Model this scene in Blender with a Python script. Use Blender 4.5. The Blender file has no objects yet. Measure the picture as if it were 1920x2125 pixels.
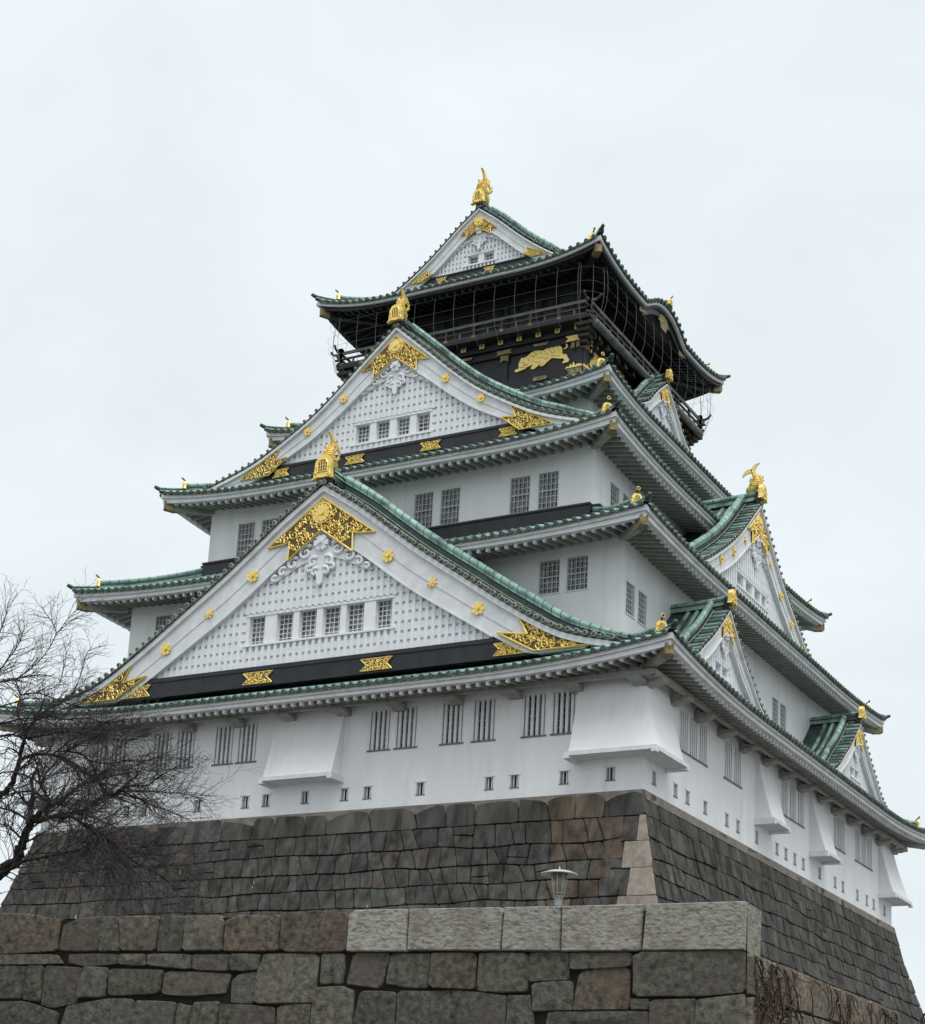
import bpy, math, random
from mathutils import Vector, Matrix, noise
R = math.radians
sc = bpy.context.scene
col = sc.collection

# ------------------------------------------------------------------ camera
cam_d = bpy.data.cameras.new('camera'); cam = bpy.data.objects.new('camera', cam_d); col.objects.link(cam)
sc.camera = cam
cam_d.sensor_fit = 'HORIZONTAL'; cam_d.sensor_width = 36.0
cam_d.lens = 36.0 * 3585.8626 / 1920.0
cam_d.shift_x = -(1039.2526 - 960.0) / 1920.0
cam_d.shift_y = (1543.4993 - 1062.5) / 1920.0
cam_d.clip_start = 0.1; cam_d.clip_end = 6000.0
_rx, _ry, _rz = 0.2528, -0.0463, 0.4975
_M = (Matrix.Rotation(_rz, 4, 'Z') @ Matrix.Rotation(_rx, 4, 'X') @ Matrix.Rotation(_ry, 4, 'Y') @ Matrix.Rotation(R(90), 4, 'X'))
cam.matrix_world = Matrix.Translation((43.3698, -80.9381, -15.9194)) @ _M
sc.render.resolution_x = 925; sc.render.resolution_y = 1024

# ------------------------------------------------------------------ world, sun, exposure
w = bpy.data.worlds.new('World'); sc.world = w; w.use_nodes = True
nt = w.node_tree; nt.nodes.clear()
out = nt.nodes.new('ShaderNodeOutputWorld'); bg = nt.nodes.new('ShaderNodeBackground')
sky = nt.nodes.new('ShaderNodeTexSky'); sky.sky_type = 'NISHITA'; sky.sun_disc = False
SUN_EL, SUN_AZ = R(58), R(128)
sky.sun_elevation = SUN_EL; sky.sun_rotation = SUN_AZ
tc = nt.nodes.new('ShaderNodeTexCoord')
mp = nt.nodes.new('ShaderNodeMapping'); mp.inputs['Scale'].default_value = (1.6, 1.6, 2.6)
nz = nt.nodes.new('ShaderNodeTexNoise'); nz.inputs['Scale'].default_value = 2.6; nz.inputs['Detail'].default_value = 6.0
nz.inputs['Roughness'].default_value = 0.55; nz.inputs['Distortion'].default_value = 0.5
rmp = nt.nodes.new('ShaderNodeValToRGB')
rmp.color_ramp.elements[0].position = 0.30; rmp.color_ramp.elements[0].color = (6.75, 7.35, 7.7, 1)
rmp.color_ramp.elements[1].position = 0.72; rmp.color_ramp.elements[1].color = (7.65, 8.3, 8.65, 1)
mx = nt.nodes.new('ShaderNodeMix'); mx.data_type = 'RGBA'; mx.inputs[0].default_value = 0.985
nt.links.new(tc.outputs['Generated'], mp.inputs['Vector']); nt.links.new(mp.outputs[0], nz.inputs['Vector'])
nt.links.new(nz.outputs['Fac'], rmp.inputs['Fac'])
nt.links.new(sky.outputs[0], mx.inputs[6]); nt.links.new(rmp.outputs[0], mx.inputs[7])
# an overcast sky is brightest overhead
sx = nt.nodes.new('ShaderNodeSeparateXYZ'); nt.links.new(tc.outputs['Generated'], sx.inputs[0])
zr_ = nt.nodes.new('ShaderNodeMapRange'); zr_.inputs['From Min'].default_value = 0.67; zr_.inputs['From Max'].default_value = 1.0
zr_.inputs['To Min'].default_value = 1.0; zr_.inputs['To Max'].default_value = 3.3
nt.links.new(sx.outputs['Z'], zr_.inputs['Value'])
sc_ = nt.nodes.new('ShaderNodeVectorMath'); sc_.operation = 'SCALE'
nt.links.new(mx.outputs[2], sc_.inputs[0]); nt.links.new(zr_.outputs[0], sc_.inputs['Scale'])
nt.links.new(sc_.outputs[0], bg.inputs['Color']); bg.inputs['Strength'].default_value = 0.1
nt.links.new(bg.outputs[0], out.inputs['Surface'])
sd = bpy.data.lights.new('sun', 'SUN'); sd.energy = 1.1; sd.angle = R(40); sd.color = (1.0, 0.94, 0.87)
sun = bpy.data.objects.new('sun', sd); col.objects.link(sun)
_d = Vector((math.sin(SUN_AZ) * math.cos(SUN_EL), math.cos(SUN_AZ) * math.cos(SUN_EL), math.sin(SUN_EL)))
sun.rotation_euler = _d.to_track_quat('Z', 'Y').to_euler(); sun.location = _d * 100
sc.view_settings.view_transform = 'Standard'; sc.view_settings.look = 'None'
sc.view_settings.exposure = 0.22; sc.view_settings.gamma = 1.0

# ------------------------------------------------------------------ materials
def pmat(name, c1, c2=None, scale=3.0, rough=0.8, metal=0.0, bump=0.0, bscale=None, stretch=(1, 1, 1), lo=0.35, hi=0.65, c3=None, s3=0.6, detail=5.0, spec=0.5, tint=False, bdist=0.02, f3=(0.5, 0.7), st3=(1, 1, 1)):
    m = bpy.data.materials.new(name); m.use_nodes = True
    n = m.node_tree.nodes; l = m.node_tree.links
    b = n['Principled BSDF']; b.inputs['Roughness'].default_value = rough; b.inputs['Metallic'].default_value = metal
    b.inputs['Specular IOR Level'].default_value = spec
    if c2 is None and not bump and not tint:
        b.inputs['Base Color'].default_value = (*c1, 1); return m
    t = n.new('ShaderNodeTexCoord'); mpp = n.new('ShaderNodeMapping'); mpp.inputs['Scale'].default_value = stretch
    l.new(t.outputs['Object'], mpp.inputs['Vector'])
    cur = None
    if c2 is not None:
        a = n.new('ShaderNodeTexNoise'); a.inputs['Scale'].default_value = scale; a.inputs['Detail'].default_value = detail
        a.inputs['Roughness'].default_value = 0.62
        l.new(mpp.outputs[0], a.inputs['Vector'])
        r = n.new('ShaderNodeValToRGB'); r.color_ramp.elements[0].position = lo; r.color_ramp.elements[1].position = hi
        r.color_ramp.elements[0].color = (*c1, 1); r.color_ramp.elements[1].color = (*c2, 1)
        l.new(a.outputs['Fac'], r.inputs['Fac']); cur = r.outputs[0]
        if c3 is not None:
            a3 = n.new('ShaderNodeTexNoise'); a3.inputs['Scale'].default_value = s3; a3.inputs['Detail'].default_value = 4.0
            m3 = n.new('ShaderNodeMapping'); m3.inputs['Scale'].default_value = st3
            l.new(t.outputs['Object'], m3.inputs['Vector']); l.new(m3.outputs[0], a3.inputs['Vector'])
            mr = n.new('ShaderNodeMapRange'); mr.inputs['From Min'].default_value = f3[0]; mr.inputs['From Max'].default_value = f3[1]
            l.new(a3.outputs['Fac'], mr.inputs['Value'])
            x = n.new('ShaderNodeMix'); x.data_type = 'RGBA'; x.inputs[7].default_value = (*c3, 1)
            l.new(mr.outputs[0], x.inputs[0]); l.new(cur, x.inputs[6]); cur = x.outputs[2]
    if tint:
        at = n.new('ShaderNodeVertexColor'); at.layer_name = 'stone'
        x = n.new('ShaderNodeMix'); x.data_type = 'RGBA'; x.blend_type = 'MULTIPLY'; x.inputs[0].default_value = 1.0
        if cur is None: x.inputs[6].default_value = (*c1, 1)
        else: l.new(cur, x.inputs[6])
        l.new(at.outputs['Color'], x.inputs[7]); cur = x.outputs[2]
    if cur is not None: l.new(cur, b.inputs['Base Color'])
    else: b.inputs['Base Color'].default_value = (*c1, 1)
    if bump:
        a = n.new('ShaderNodeTexNoise'); a.inputs['Scale'].default_value = bscale or scale * 4; a.inputs['Detail'].default_value = 8.0
        a.inputs['Roughness'].default_value = 0.65
        l.new(t.outputs['Object'], a.inputs['Vector'])
        bp = n.new('ShaderNodeBump'); bp.inputs['Strength'].default_value = bump; bp.inputs['Distance'].default_value = bdist
        l.new(a.outputs['Fac'], bp.inputs['Height']); l.new(bp.outputs[0], b.inputs['Normal'])
    return m

M = {}
M['plaster'] = pmat('white_plaster', (0.77, 0.78, 0.79), (0.85, 0.855, 0.86), 0.9, 0.85, stretch=(1, 1, 0.25), c3=(0.60, 0.59, 0.57), s3=1.5, f3=(.58, .95), st3=(1, 1, .13), bump=0.15, bscale=6, spec=0.3)
M['trim'] = pmat('white_painted_trim', (0.66, 0.665, 0.68), (0.77, 0.78, 0.80), 2.0, 0.75, c3=(0.50, 0.49, 0.465), s3=1.1, f3=(.56, .95), spec=0.3)
M['rafter'] = pmat('shade_toned_white_rafter', (0.27, 0.265, 0.245), (0.38, 0.375, 0.35), 1.6, 0.85, spec=0.2)  # white rafters and brackets, colour darkened to carry the shade under the eaves
M['soffit'] = pmat('shade_toned_soffit_plaster', (0.13, 0.125, 0.11), (0.21, 0.205, 0.18), 1.2, 0.9, spec=0.2)  # eave shade put into the colour: pale soffit plaster toned dark
M['lattice'] = pmat('white_lattice_paint', (0.74, 0.755, 0.78), (0.81, 0.82, 0.84), 2.0, 0.8, spec=0.3)
M['green'] = pmat('verdigris_copper', (0.135, 0.235, 0.20), (0.31, 0.47, 0.41), 1.4, 0.62, stretch=(1, 1, 1), c3=(0.05, 0.075, 0.068), s3=1.1, lo=0.3, hi=0.68, spec=0.4, f3=(0.50, 0.70))
M['dgreen'] = pmat('dark_weathered_copper', (0.018, 0.032, 0.030), (0.05, 0.085, 0.075), 2.2, 0.6, spec=0.4)
M['tile'] = pmat('mossy_copper_tile', (0.045, 0.065, 0.055), (0.16, 0.22, 0.18), 2.4, 0.7, c3=(0.09, 0.075, 0.045), s3=1.6, lo=0.35, hi=0.7, spec=0.35)
M['rim'] = pmat('pale_tile_rim', (0.19, 0.19, 0.15), (0.36, 0.36, 0.29), 3.0, 0.7, spec=0.3)
M['black'] = pmat('black_copper', (0.010, 0.011, 0.013), (0.022, 0.024, 0.028), 1.5, 0.45, spec=0.4)
M['lacquer'] = pmat('black_lacquer', (0.015, 0.015, 0.018), (0.03, 0.03, 0.034), 1.2, 0.5, spec=0.3)
M['gold'] = pmat('gilded_metal', (0.86, 0.61, 0.15), (0.98, 0.76, 0.27), 2.5, 0.40, metal=0.45)
M['goldflat'] = pmat('gold_leaf_relief', (0.80, 0.58, 0.17), (0.93, 0.72, 0.28), 3.0, 0.5, metal=0.35)
M['oldgold'] = pmat('aged_gold_fitting', (0.12, 0.092, 0.045), (0.34, 0.265, 0.12), 5.0, 0.55, metal=0.3)
M['plateback'] = pmat('dark_plate_ground', (0.07, 0.045, 0.016), (0.15, 0.10, 0.035), 3.0, 0.7)
M['glass'] = pmat('dim_window_glass', (0.012, 0.014, 0.016), (0.05, 0.055, 0.055), 1.7, 0.25, detail=2.0)
M['glassb'] = pmat('greyish_window_glass', (0.07, 0.075, 0.08), (0.33, 0.34, 0.335), 1.6, 0.3, detail=2.0)
M['grille'] = pmat('grey_painted_grille', (0.46, 0.47, 0.47), (0.62, 0.63, 0.63), 2.0, 0.7)
M['sill'] = pmat('lead_sill', (0.10, 0.105, 0.105), (0.2, 0.2, 0.2), 3.0, 0.7)
M['wire'] = pmat('grey_steel_rod', (0.17, 0.175, 0.185), None, 2.0, 0.6)
M['wood'] = pmat('dark_brown_bracket', (0.022, 0.016, 0.012), (0.06, 0.045, 0.032), 2.5, 0.7)
M['pipe'] = pmat('grey_green_pipe', (0.05, 0.06, 0.06), (0.14, 0.155, 0.15), 1.5, 0.5)
M['stone'] = pmat('dark_masonry', (0.036, 0.035, 0.032), (0.108, 0.104, 0.094), 2.2, 0.95, bump=0.9, bscale=7, stretch=(1, 1, 0.5), tint=True, spec=0.15, bdist=0.04, c3=(0.30, 0.29, 0.27), s3=2.6, f3=(0.715, 0.75), st3=(1, 1, .22))
M['stain'] = pmat('rain_stained_top_stone', (0.040, 0.039, 0.035), (0.125, 0.121, 0.107), 0.9, 0.95, bump=0.8, bscale=7, stretch=(1.3, 1.3, 0.25), tint=True, spec=0.15, bdist=0.03)
M['mortar'] = pmat('pinkish_bedding_mortar', (0.165, 0.145, 0.125), (0.26, 0.23, 0.20), 2.0, 0.95, bump=0.5, bscale=8, spec=0.15)
M['joint'] = pmat('dark_joint_mortar', (0.012, 0.011, 0.010), (0.022, 0.021, 0.018), 3.0, 1.0, spec=0.1)  # dark mortar backing behind the stone joints
M['quoin'] = pmat('pale_repair_stone', (0.22, 0.185, 0.15), (0.34, 0.295, 0.245), 3.0, 0.9, bump=0.4, bscale=10, tint=True, spec=0.25)
M['oldst'] = pmat('old_foreground_stone', (0.034, 0.032, 0.026), (0.165, 0.155, 0.128), 8.0, 0.97, bump=1.0, bscale=9, tint=True, spec=0.12, bdist=0.05, c3=(0.115, 0.093, 0.08), s3=0.9, f3=(0.5, 0.8), detail=10.0, lo=.3, hi=.72)
M['ashlar'] = pmat('pale_dressed_granite', (0.095, 0.09, 0.077), (0.36, 0.345, 0.305), 7.0, 0.97, bump=1.0, bscale=13, tint=True, spec=0.12, bdist=0.05, stretch=(1.0, 1.0, 3.0), detail=12.0, lo=.3, hi=.56, c3=(0.20, 0.155, 0.13), s3=1.1, f3=(.52, .78))
M['bark'] = pmat('dark_wet_bark', (0.010, 0.009, 0.008), (0.028, 0.025, 0.022), 8.0, 0.9, spec=0.2)
M['twig'] = pmat('grey_brown_twig', (0.035, 0.030, 0.030), (0.075, 0.064, 0.064), 6.0, 0.9, spec=0.2)
M['lampm'] = pmat('pale_grey_lantern_paint', (0.33, 0.345, 0.31), (0.46, 0.47, 0.43), 6.0, 0.5)
M['lampb'] = pmat('grey_blue_lantern_base', (0.30, 0.37, 0.38), (0.42, 0.49, 0.49), 6.0, 0.5)
M['lampg'] = pmat('frosted_lamp_glass', (0.16, 0.13, 0.09), (0.34, 0.30, 0.23), 5.0, 0.35)
M['gravel'] = pmat('grey_gravel', (0.10, 0.097, 0.088), (0.17, 0.165, 0.15), 40.0, 0.95, bump=0.5, bscale=60)
M['vine'] = pmat('dry_vine_stem', (0.025, 0.018, 0.013), (0.07, 0.048, 0.035), 8.0, 0.9, spec=0.2)
M['leaf'] = pmat('withered_vine_leaf', (0.075, 0.052, 0.040), (0.19, 0.145, 0.115), 6.0, 0.9, spec=0.2)

# ------------------------------------------------------------------ mesh collector
class MB:
    def __init__(s, T=None, flip=False):
        s.v = []; s.f = []; s.mi = []; s.sm = []; s.mats = []; s.T = T; s.flip = flip; s.cols = None
    def slot(s, m):
        if m not in s.mats: s.mats.append(m)
        return s.mats.index(m)
    def add(s, vs, fs, m, smooth=False, color=None):
        o = len(s.v); T = s.T
        s.v.extend([T(*p) for p in vs] if T else [tuple(p) for p in vs])
        k = s.slot(m)
        for f in fs:
            ff = [i + o for i in f]
            if s.flip: ff.reverse()
            s.f.append(ff); s.mi.append(k); s.sm.append(smooth)
            if s.cols is not None: s.cols.append(color or (1, 1, 1))
    def box(s, a, b, m):
        x0, y0, z0 = a; x1, y1, z1 = b
        s.add([(x0, y0, z0), (x1, y0, z0), (x1, y1, z0), (x0, y1, z0), (x0, y0, z1), (x1, y0, z1), (x1, y1, z1), (x0, y1, z1)],
              [(0, 3, 2, 1), (4, 5, 6, 7), (0, 1, 5, 4), (1, 2, 6, 5), (2, 3, 7, 6), (3, 0, 4, 7)], m)
    def hexa(s, lo, hi, m):                       # two quads (4 points each)
        s.add(list(lo) + list(hi), [(0, 3, 2, 1), (4, 5, 6, 7), (0, 1, 5, 4), (1, 2, 6, 5), (2, 3, 7, 6), (3, 0, 4, 7)], m)
    def prism(s, poly, n0, n1, m, m2=None):       # poly in (u,z), thickness along the middle axis
        k = len(poly)
        ar = sum(poly[i][0] * poly[(i + 1) % k][1] - poly[(i + 1) % k][0] * poly[i][1] for i in range(k))
        if ar < 0: poly = poly[::-1]
        vs = [(u, n0, z) for u, z in poly] + [(u, n1, z) for u, z in poly]
        s.add(vs, [tuple(range(k, 2 * k))[::-1]], m)
        s.add(vs, [tuple(range(k))] + [(i, i + k, (i + 1) % k + k, (i + 1) % k) for i in range(k)], m2 or m)
    def sweep(s, loops, m, closed=True, caps=True, smooth=False):
        k = len(loops[0]); vs = [p for L in loops for p in L]; fs = []
        for i in range(len(loops) - 1):
            for j in range(k if closed else k - 1):
                j2 = (j + 1) % k
                fs.append((i * k + j, i * k + j2, (i + 1) * k + j2, (i + 1) * k + j))
        if caps and closed:
            fs.append(tuple(range(k))[::-1]); fs.append(tuple(range((len(loops) - 1) * k, len(loops) * k)))
        s.add(vs, fs, m, smooth)
    def tube(s, path, r, m, n=6, caps=True, squash=None):
        P = [Vector(p) for p in path]; k = len(P)
        rr = r if isinstance(r, (list, tuple)) else [r] * k
        t0 = (P[1] - P[0]).normalized()
        ref = Vector((0, 0, 1)) if abs(t0.z) < 0.9 else Vector((1, 0, 0))
        x = t0.cross(ref).normalized(); loops = []
        for i in range(k):
            t = (P[min(i + 1, k - 1)] - P[max(i - 1, 0)])
            if t.length < 1e-9: t = t0
            t = t.normalized(); x = (x - t * x.dot(t))
            x = x.normalized() if x.length > 1e-6 else t.orthogonal().normalized()
            y = t.cross(x)
            loops.append([tuple(P[i] + (x * math.cos(a) + y * math.sin(a)) * rr[i]) for a in [2 * math.pi * j / n for j in range(n)]])
        s.sweep(loops, m, True, caps, n > 4)
    def lathe(s, prof, c, m, n=12):               # prof (r,z)
        loops = [[(c[0] + r * math.cos(2 * math.pi * j / n), c[1] + r * math.sin(2 * math.pi * j / n), c[2] + z) for j in range(n)] for r, z in prof]
        s.sweep(loops, m, True, True, True)
    def disc(s, c, r, n0, n1, m, k=10):           # coin facing the middle axis
        s.prism([(c[0] + r * math.cos(2 * math.pi * i / k), c[1] + r * math.sin(2 * math.pi * i / k)) for i in range(k)], n0, n1, m)
    def build(s, name, parent=None, **tags):
        me = bpy.data.meshes.new(name); me.from_pydata(s.v, [], s.f)
        for m in s.mats: me.materials.append(M[m])
        me.polygons.foreach_set('material_index', s.mi); me.polygons.foreach_set('use_smooth', s.sm)
        if s.cols is not None:
            ca = me.color_attributes.new('stone', 'FLOAT_COLOR', 'CORNER'); dat = []
            for f, c in zip(s.f, s.cols): dat.extend([c[0], c[1], c[2], 1.0] * len(f))
            ca.data.foreach_set('color', dat)
        me.update()
        o = bpy.data.objects.new(name, me); col.objects.link(o)
        if parent: o.parent = parent
        for k, v in tags.items(): o[k] = v
        return o
def empty(name, loc, **tags):
    o = bpy.data.objects.new(name, None); o.empty_display_size = 0.5; col.objects.link(o); o.location = loc
    for k, v in tags.items(): o[k] = v
    return o
def lerp(a, b, t): return a + (b - a) * t
def interp(pts, x):
    if x <= pts[0][0]: return pts[0][1]
    for (x0, y0), (x1, y1) in zip(pts, pts[1:]):
        if x <= x1: return y0 + (y1 - y0) * (x - x0) / (x1 - x0)
    (x0, y0), (x1, y1) = pts[-2:]
    return y1 + (y1 - y0) / (x1 - x0) * (x - x1)
def smooth_pts(pts, n=40):                        # Catmull-Rom through (x,z)
    P = [(2 * pts[0][0] - pts[1][0], 2 * pts[0][1] - pts[1][1])] + list(pts) + [(2 * pts[-1][0] - pts[-2][0], 2 * pts[-1][1] - pts[-2][1])]
    res = []
    per = max(2, n // (len(pts) - 1))
    for i in range(1, len(P) - 2):
        for k in range(per):
            t = k / per; q = []
            for d in (0, 1):
                a, b, c, e = P[i - 1][d], P[i][d], P[i + 1][d], P[i + 2][d]
                q.append(0.5 * (2 * b + (c - a) * t + (2 * a - 5 * b + 4 * c - e) * t * t + (3 * b - a - 3 * c + e) * t ** 3))
            res.append(tuple(q))
    res.append(tuple(pts[-1])); return res

SIDES = {'front': lambda u, o, z: (u, -o, z), 'right': lambda u, o, z: (o, u, z),
         'left': lambda u, o, z: (-o, -u, z), 'back': lambda u, o, z: (-u, o, z)}

# ------------------------------------------------------------------ the castle keep
keep = empty('castle_keep', (0, 0, 0), label='white and green five tiered castle keep with gold ornaments on the dark stone base', category='castle')
# k: wall half widths a,b ; eave half lengths A,B ; fascia top z, corner lift, roof rise and depth
TIER = {1: dict(a=16.0, b=18.42, A=18.09, B=20.56, z=5.02, lift=0.80, rise=2.0, W=4.45),
        2: dict(a=13.73, b=16.01, A=15.80, B=18.19, z=12.05, lift=0.47, rise=2.2, W=4.6),
        3: dict(a=11.07, b=13.62, A=13.02, B=15.56, z=17.90, lift=0.60, rise=2.25, W=4.7),
        4: dict(a=8.25, b=8.60, A=10.30, B=10.65, z=23.08, lift=0.58, rise=1.6, W=3.45)}
P5 = smooth_pts([(0, 37.35), (1.3, 36.35), (2.5, 35.2), (3.45, 34.42), (4.4, 33.72), (5.2, 33.17), (6.1, 32.62), (7.4, 31.98), (8.78, 31.42)], 40)
def cc(t): return max(0.0, (abs(t) - 0.42) / 0.58) ** 2.3
OV = 2.07
TR = 0.10
def karahafu(u):
    a = abs(u) / 2.85
    return 0.0 if a >= 1 else 1.06 * (1 - a ** 2.2) ** 1.3

def eave_roof(k, L, O, side, d, parts, bump=None, dark=False):
    """one side of a tier roof, written into the collectors in parts"""
    z0, lift, rise, W = d['z'], d['lift'], d['rise'], d['W']
    ov = d.get('ov', OV)
    T = SIDES[side]
    for mb in parts.values(): mb.T = T; mb.flip = True
    bf = bump or (lambda u: 0.0)
    def ze(t, u): return z0 + lift * cc(t) + bf(u)
    def zr(u, w):
        ww = min(max(w, 0.0), W); s = ww / W
        t = min(1.0, abs(u) / max(L - w, 0.01))
        base = z0 + 0.10 + lift * cc(t) * (1 - s) ** 1.5
        z = base + rise * (0.72 * s + 0.28 * s * s) + (w if w < 0 else 0) * rise / W * 0.72
        if 'prof' in d and side in ('right', 'left'):
            z = interp(d['prof'], O - w) + lift * cc(t) * (1 - min(1, max(w, 0) / 3.0)) ** 1.5
        b = bf(u)
        if b > 0: z = max(z, z0 + 0.10 + b + 0.03 * w)
        return z
    Wd = d.get('depth_' + side, W)
    # roof sheet
    N, K = 44, 9
    vs = []; fs = []
    top = parts['tiles']
    gl = d.get('gable_y')
    for j in range(K + 1):
        wv = -0.05 + (Wd + 0.05) * j / K
        lim = L - max(wv, 0)
        if gl and side in ('right', 'left'): lim = max(lim, gl)
        for i in range(N + 1):
            u = (-1 + 2 * i / N) * lim
            vs.append((u, O - wv, zr(u, wv) - 0.02))
    for j in range(K):
        for i in range(N): fs.append((j * (N + 1) + i, j * (N + 1) + i + 1, (j + 1) * (N + 1) + i + 1, (j + 1) * (N + 1) + i))
    top.add(vs, fs, 'dgreen', True)
    # tile rows with round ends
    pitch = 0.445; n = int(2 * (L - 0.2) / pitch); off = -n * pitch / 2
    for i in range(n + 1):
        u = off + i * pitch
        wm = min(Wd, L - abs(u))
        if gl and side in ('right', 'left') and abs(u) < gl: wm = Wd
        if wm < 0.1: wm = 0.1
        ks = max(2, int(wm / 0.6))
        loops = []
        for q in range(ks + 1):
            wv = -0.16 + (wm + 0.16) * q / ks; zz = zr(u, wv)
            loops.append([(u + TR * math.cos(a), O - wv, zz + TR * math.sin(a) * 1.15) for a in (math.pi, math.pi * .75, math.pi * .5, math.pi * .25, 0)])
        top.sweep(loops, 'green', False, False, True)
        zz = zr(u, -0.16)
        oo = O + 0.16
        ring = [2 * math.pi * q / 8 for q in range(8)]
        cz = zz + 0.01
        top.add([(u + .118 * math.cos(a), oo, cz + .118 * math.sin(a)) for a in ring] + [(u + .075 * math.cos(a), oo + .015, cz + .075 * math.sin(a)) for a in ring] + [(u + .118 * math.cos(a), oo - .10, cz + .118 * math.sin(a)) for a in ring],
                [(q, (q + 1) % 8, (q + 1) % 8 + 8, q + 8) for q in range(8)] + [((q + 1) % 8, q, q + 16, (q + 1) % 8 + 16) for q in range(8)], 'tile', False)
        top.add([(u + .075 * math.cos(a), oo + .005, cz + .075 * math.sin(a)) for a in ring], [tuple(range(8))], 'dgreen')
        # pan tile lip between the rows, sagging
        if i < n:
            um = u + pitch / 2; zm = zr(um, -0.1)
            top.add([(u + .08, O + .10, zr(u, -.1) - .0), (um, O + .10, zm - .055), (u + pitch - .08, O + .10, zr(u + pitch, -.1)),
                     (u + .08, O + .10, zr(u, -.1) - .085), (um, O + .10, zm - .14), (u + pitch - .08, O + .10, zr(u + pitch, -.1) - .085),
                     (u + .08, O - .3, zr(u, .3) - .16), (um, O - .3, zr(um, .3) - .16), (u + pitch - .08, O - .3, zr(u + pitch, .3) - .16)],
                    [(0, 1, 4, 3), (1, 2, 5, 4), (3, 4, 7, 6), (4, 5, 8, 7)], 'tile')
    # fascia bands (mitred at the hips)
    def band(mb, w0, w1, top_off, bot_off, m, grow=0.5, N=56):
        loops = []
        for i in range(N + 1):
            t = -1 + 2 * i / N; L0 = L - w0; L1 = L - w1
            g = 1 + grow * cc(t)
            zt = ze(t, t * L0)
            loops.append([(t * L0, O - w0, zt - bot_off * g), (t * L0, O - w0, zt - top_off * g), (t * L1, O - w1, zt - top_off * g), (t * L1, O - w1, zt - bot_off * g)])
        mb.sweep(loops, m, True, True)
    fa = parts['fascia']
    if not dark:
        band(fa, 0.02, 0.30, 0.0, 0.165, 'trim'); band(fa, 0.12, 0.42, 0.169, 0.335, 'trim')
    else:
        band(fa, 0.02, 0.30, 0.0, 0.17, 'trim'); band(fa, 0.16, 0.45, 0.154, 0.34, 'lacquer')
    # soffit sheet and rafters
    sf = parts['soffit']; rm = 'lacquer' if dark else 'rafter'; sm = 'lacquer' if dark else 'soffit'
    def zs(t, w): return z0 + lift * cc(t) * max(0, 1 - w / (ov + 1.6)) - 0.31 + 0.20 * (w - 0.35)
    vs = []; fs = []; N = 40; K = 5
    for j in range(K + 1):
        wv = 0.35 + (ov - 0.33) * j / K
        for i in range(N + 1):
            t = -1 + 2 * i / N; vs.append((t * (L - wv), O - wv, zs(t, wv) + bf(t * (L - wv)) * max(0, 1 - wv)))
    for j in range(K):
        for i in range(N): fs.append((j * (N + 1) + i, (j + 1) * (N + 1) + i, (j + 1) * (N + 1) + i + 1, j * (N + 1) + i + 1))
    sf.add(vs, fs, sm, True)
    pr = 0.47; n = int(2 * (L - 0.75) / pr); off = -n * pr / 2
    for i in range(n + 1):
        u = off + i * pr; we = min(ov, L - abs(u)); ws = 0.36
        if we < ws + 0.15: continue
        if bf(u) > 0.05: continue
        hw, hh = 0.062, 0.20
        lo = []; hi = []
        ta = abs(u) / (L - ws); tb = min(1, abs(u) / max(L - we, .01))
        za, zb = zs(ta, ws), zs(tb, we)
        for (uu, w_, z_) in ((u - hw, ws, za), (u + hw, ws, za), (u + hw, we, zb), (u - hw, we, zb)):
            lo.append((uu, O - w_, z_ - hh)); hi.append((uu, O - w_, z_ + .02))
        sf.hexa(lo, hi, rm)
        if not dark:
            lo = [(u - hw - .004, O - ws + .07, za - hh - .004), (u + hw + .004, O - ws + .07, za - hh - .004), (u + hw + .004, O - ws - .12, za - hh - .004), (u - hw - .004, O - ws - .12, za - hh - .004)]
            sf.hexa(lo, [(a, b, c + hh * .93) for a, b, c in lo], 'trim')
    return ze, zr, zs

RIDGE = [(-.5, 0, 'dgreen'), (-.5, .30, 'green'), (-.40, .32, 'dgreen'), (-.40, .42, 'green'), (-.5, .44, 'green'), (-.5, .56, 'dgreen'), (-.40, .58, 'dgreen'), (-.40, .68, 'green'),
         (-.46, .70, 'green'), (-.40, .86, 'green'), (-.18, 1.0, 'green'), (.18, 1.0, 'green'), (.40, .86, 'green'), (.46, .70, 'green'), (.40, .68, 'dgreen'), (.40, .58, 'dgreen'), (.5, .56, 'green'), (.5, .44, 'green'),
         (.40, .42, 'dgreen'), (.40, .32, 'green'), (.5, .30, 'dgreen'), (.5, 0, 'dgreen')]
DRIDGE = [(-.5, 0, 'dgreen'), (-.5, .46, 'dgreen'), (-.42, .47, 'dgreen'), (-.42, .53, 'dgreen'), (-.56, .54, 'green'), (-.56, .66, 'green'), (-.50, .665, 'dgreen'), (-.50, .69, 'dgreen'), (-.56, .695, 'green'), (-.56, .82, 'green'), (-.40, .90, 'green'), (-.18, 1.0, 'green'),
          (.18, 1.0, 'green'), (.40, .90, 'green'), (.56, .82, 'green'), (.56, .695, 'green'), (.50, .69, 'dgreen'), (.50, .665, 'dgreen'), (.56, .66, 'green'), (.56, .54, 'green'), (.42, .53, 'dgreen'), (.42, .47, 'dgreen'), (.5, .46, 'dgreen'), (.5, 0, 'dgreen')]
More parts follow.
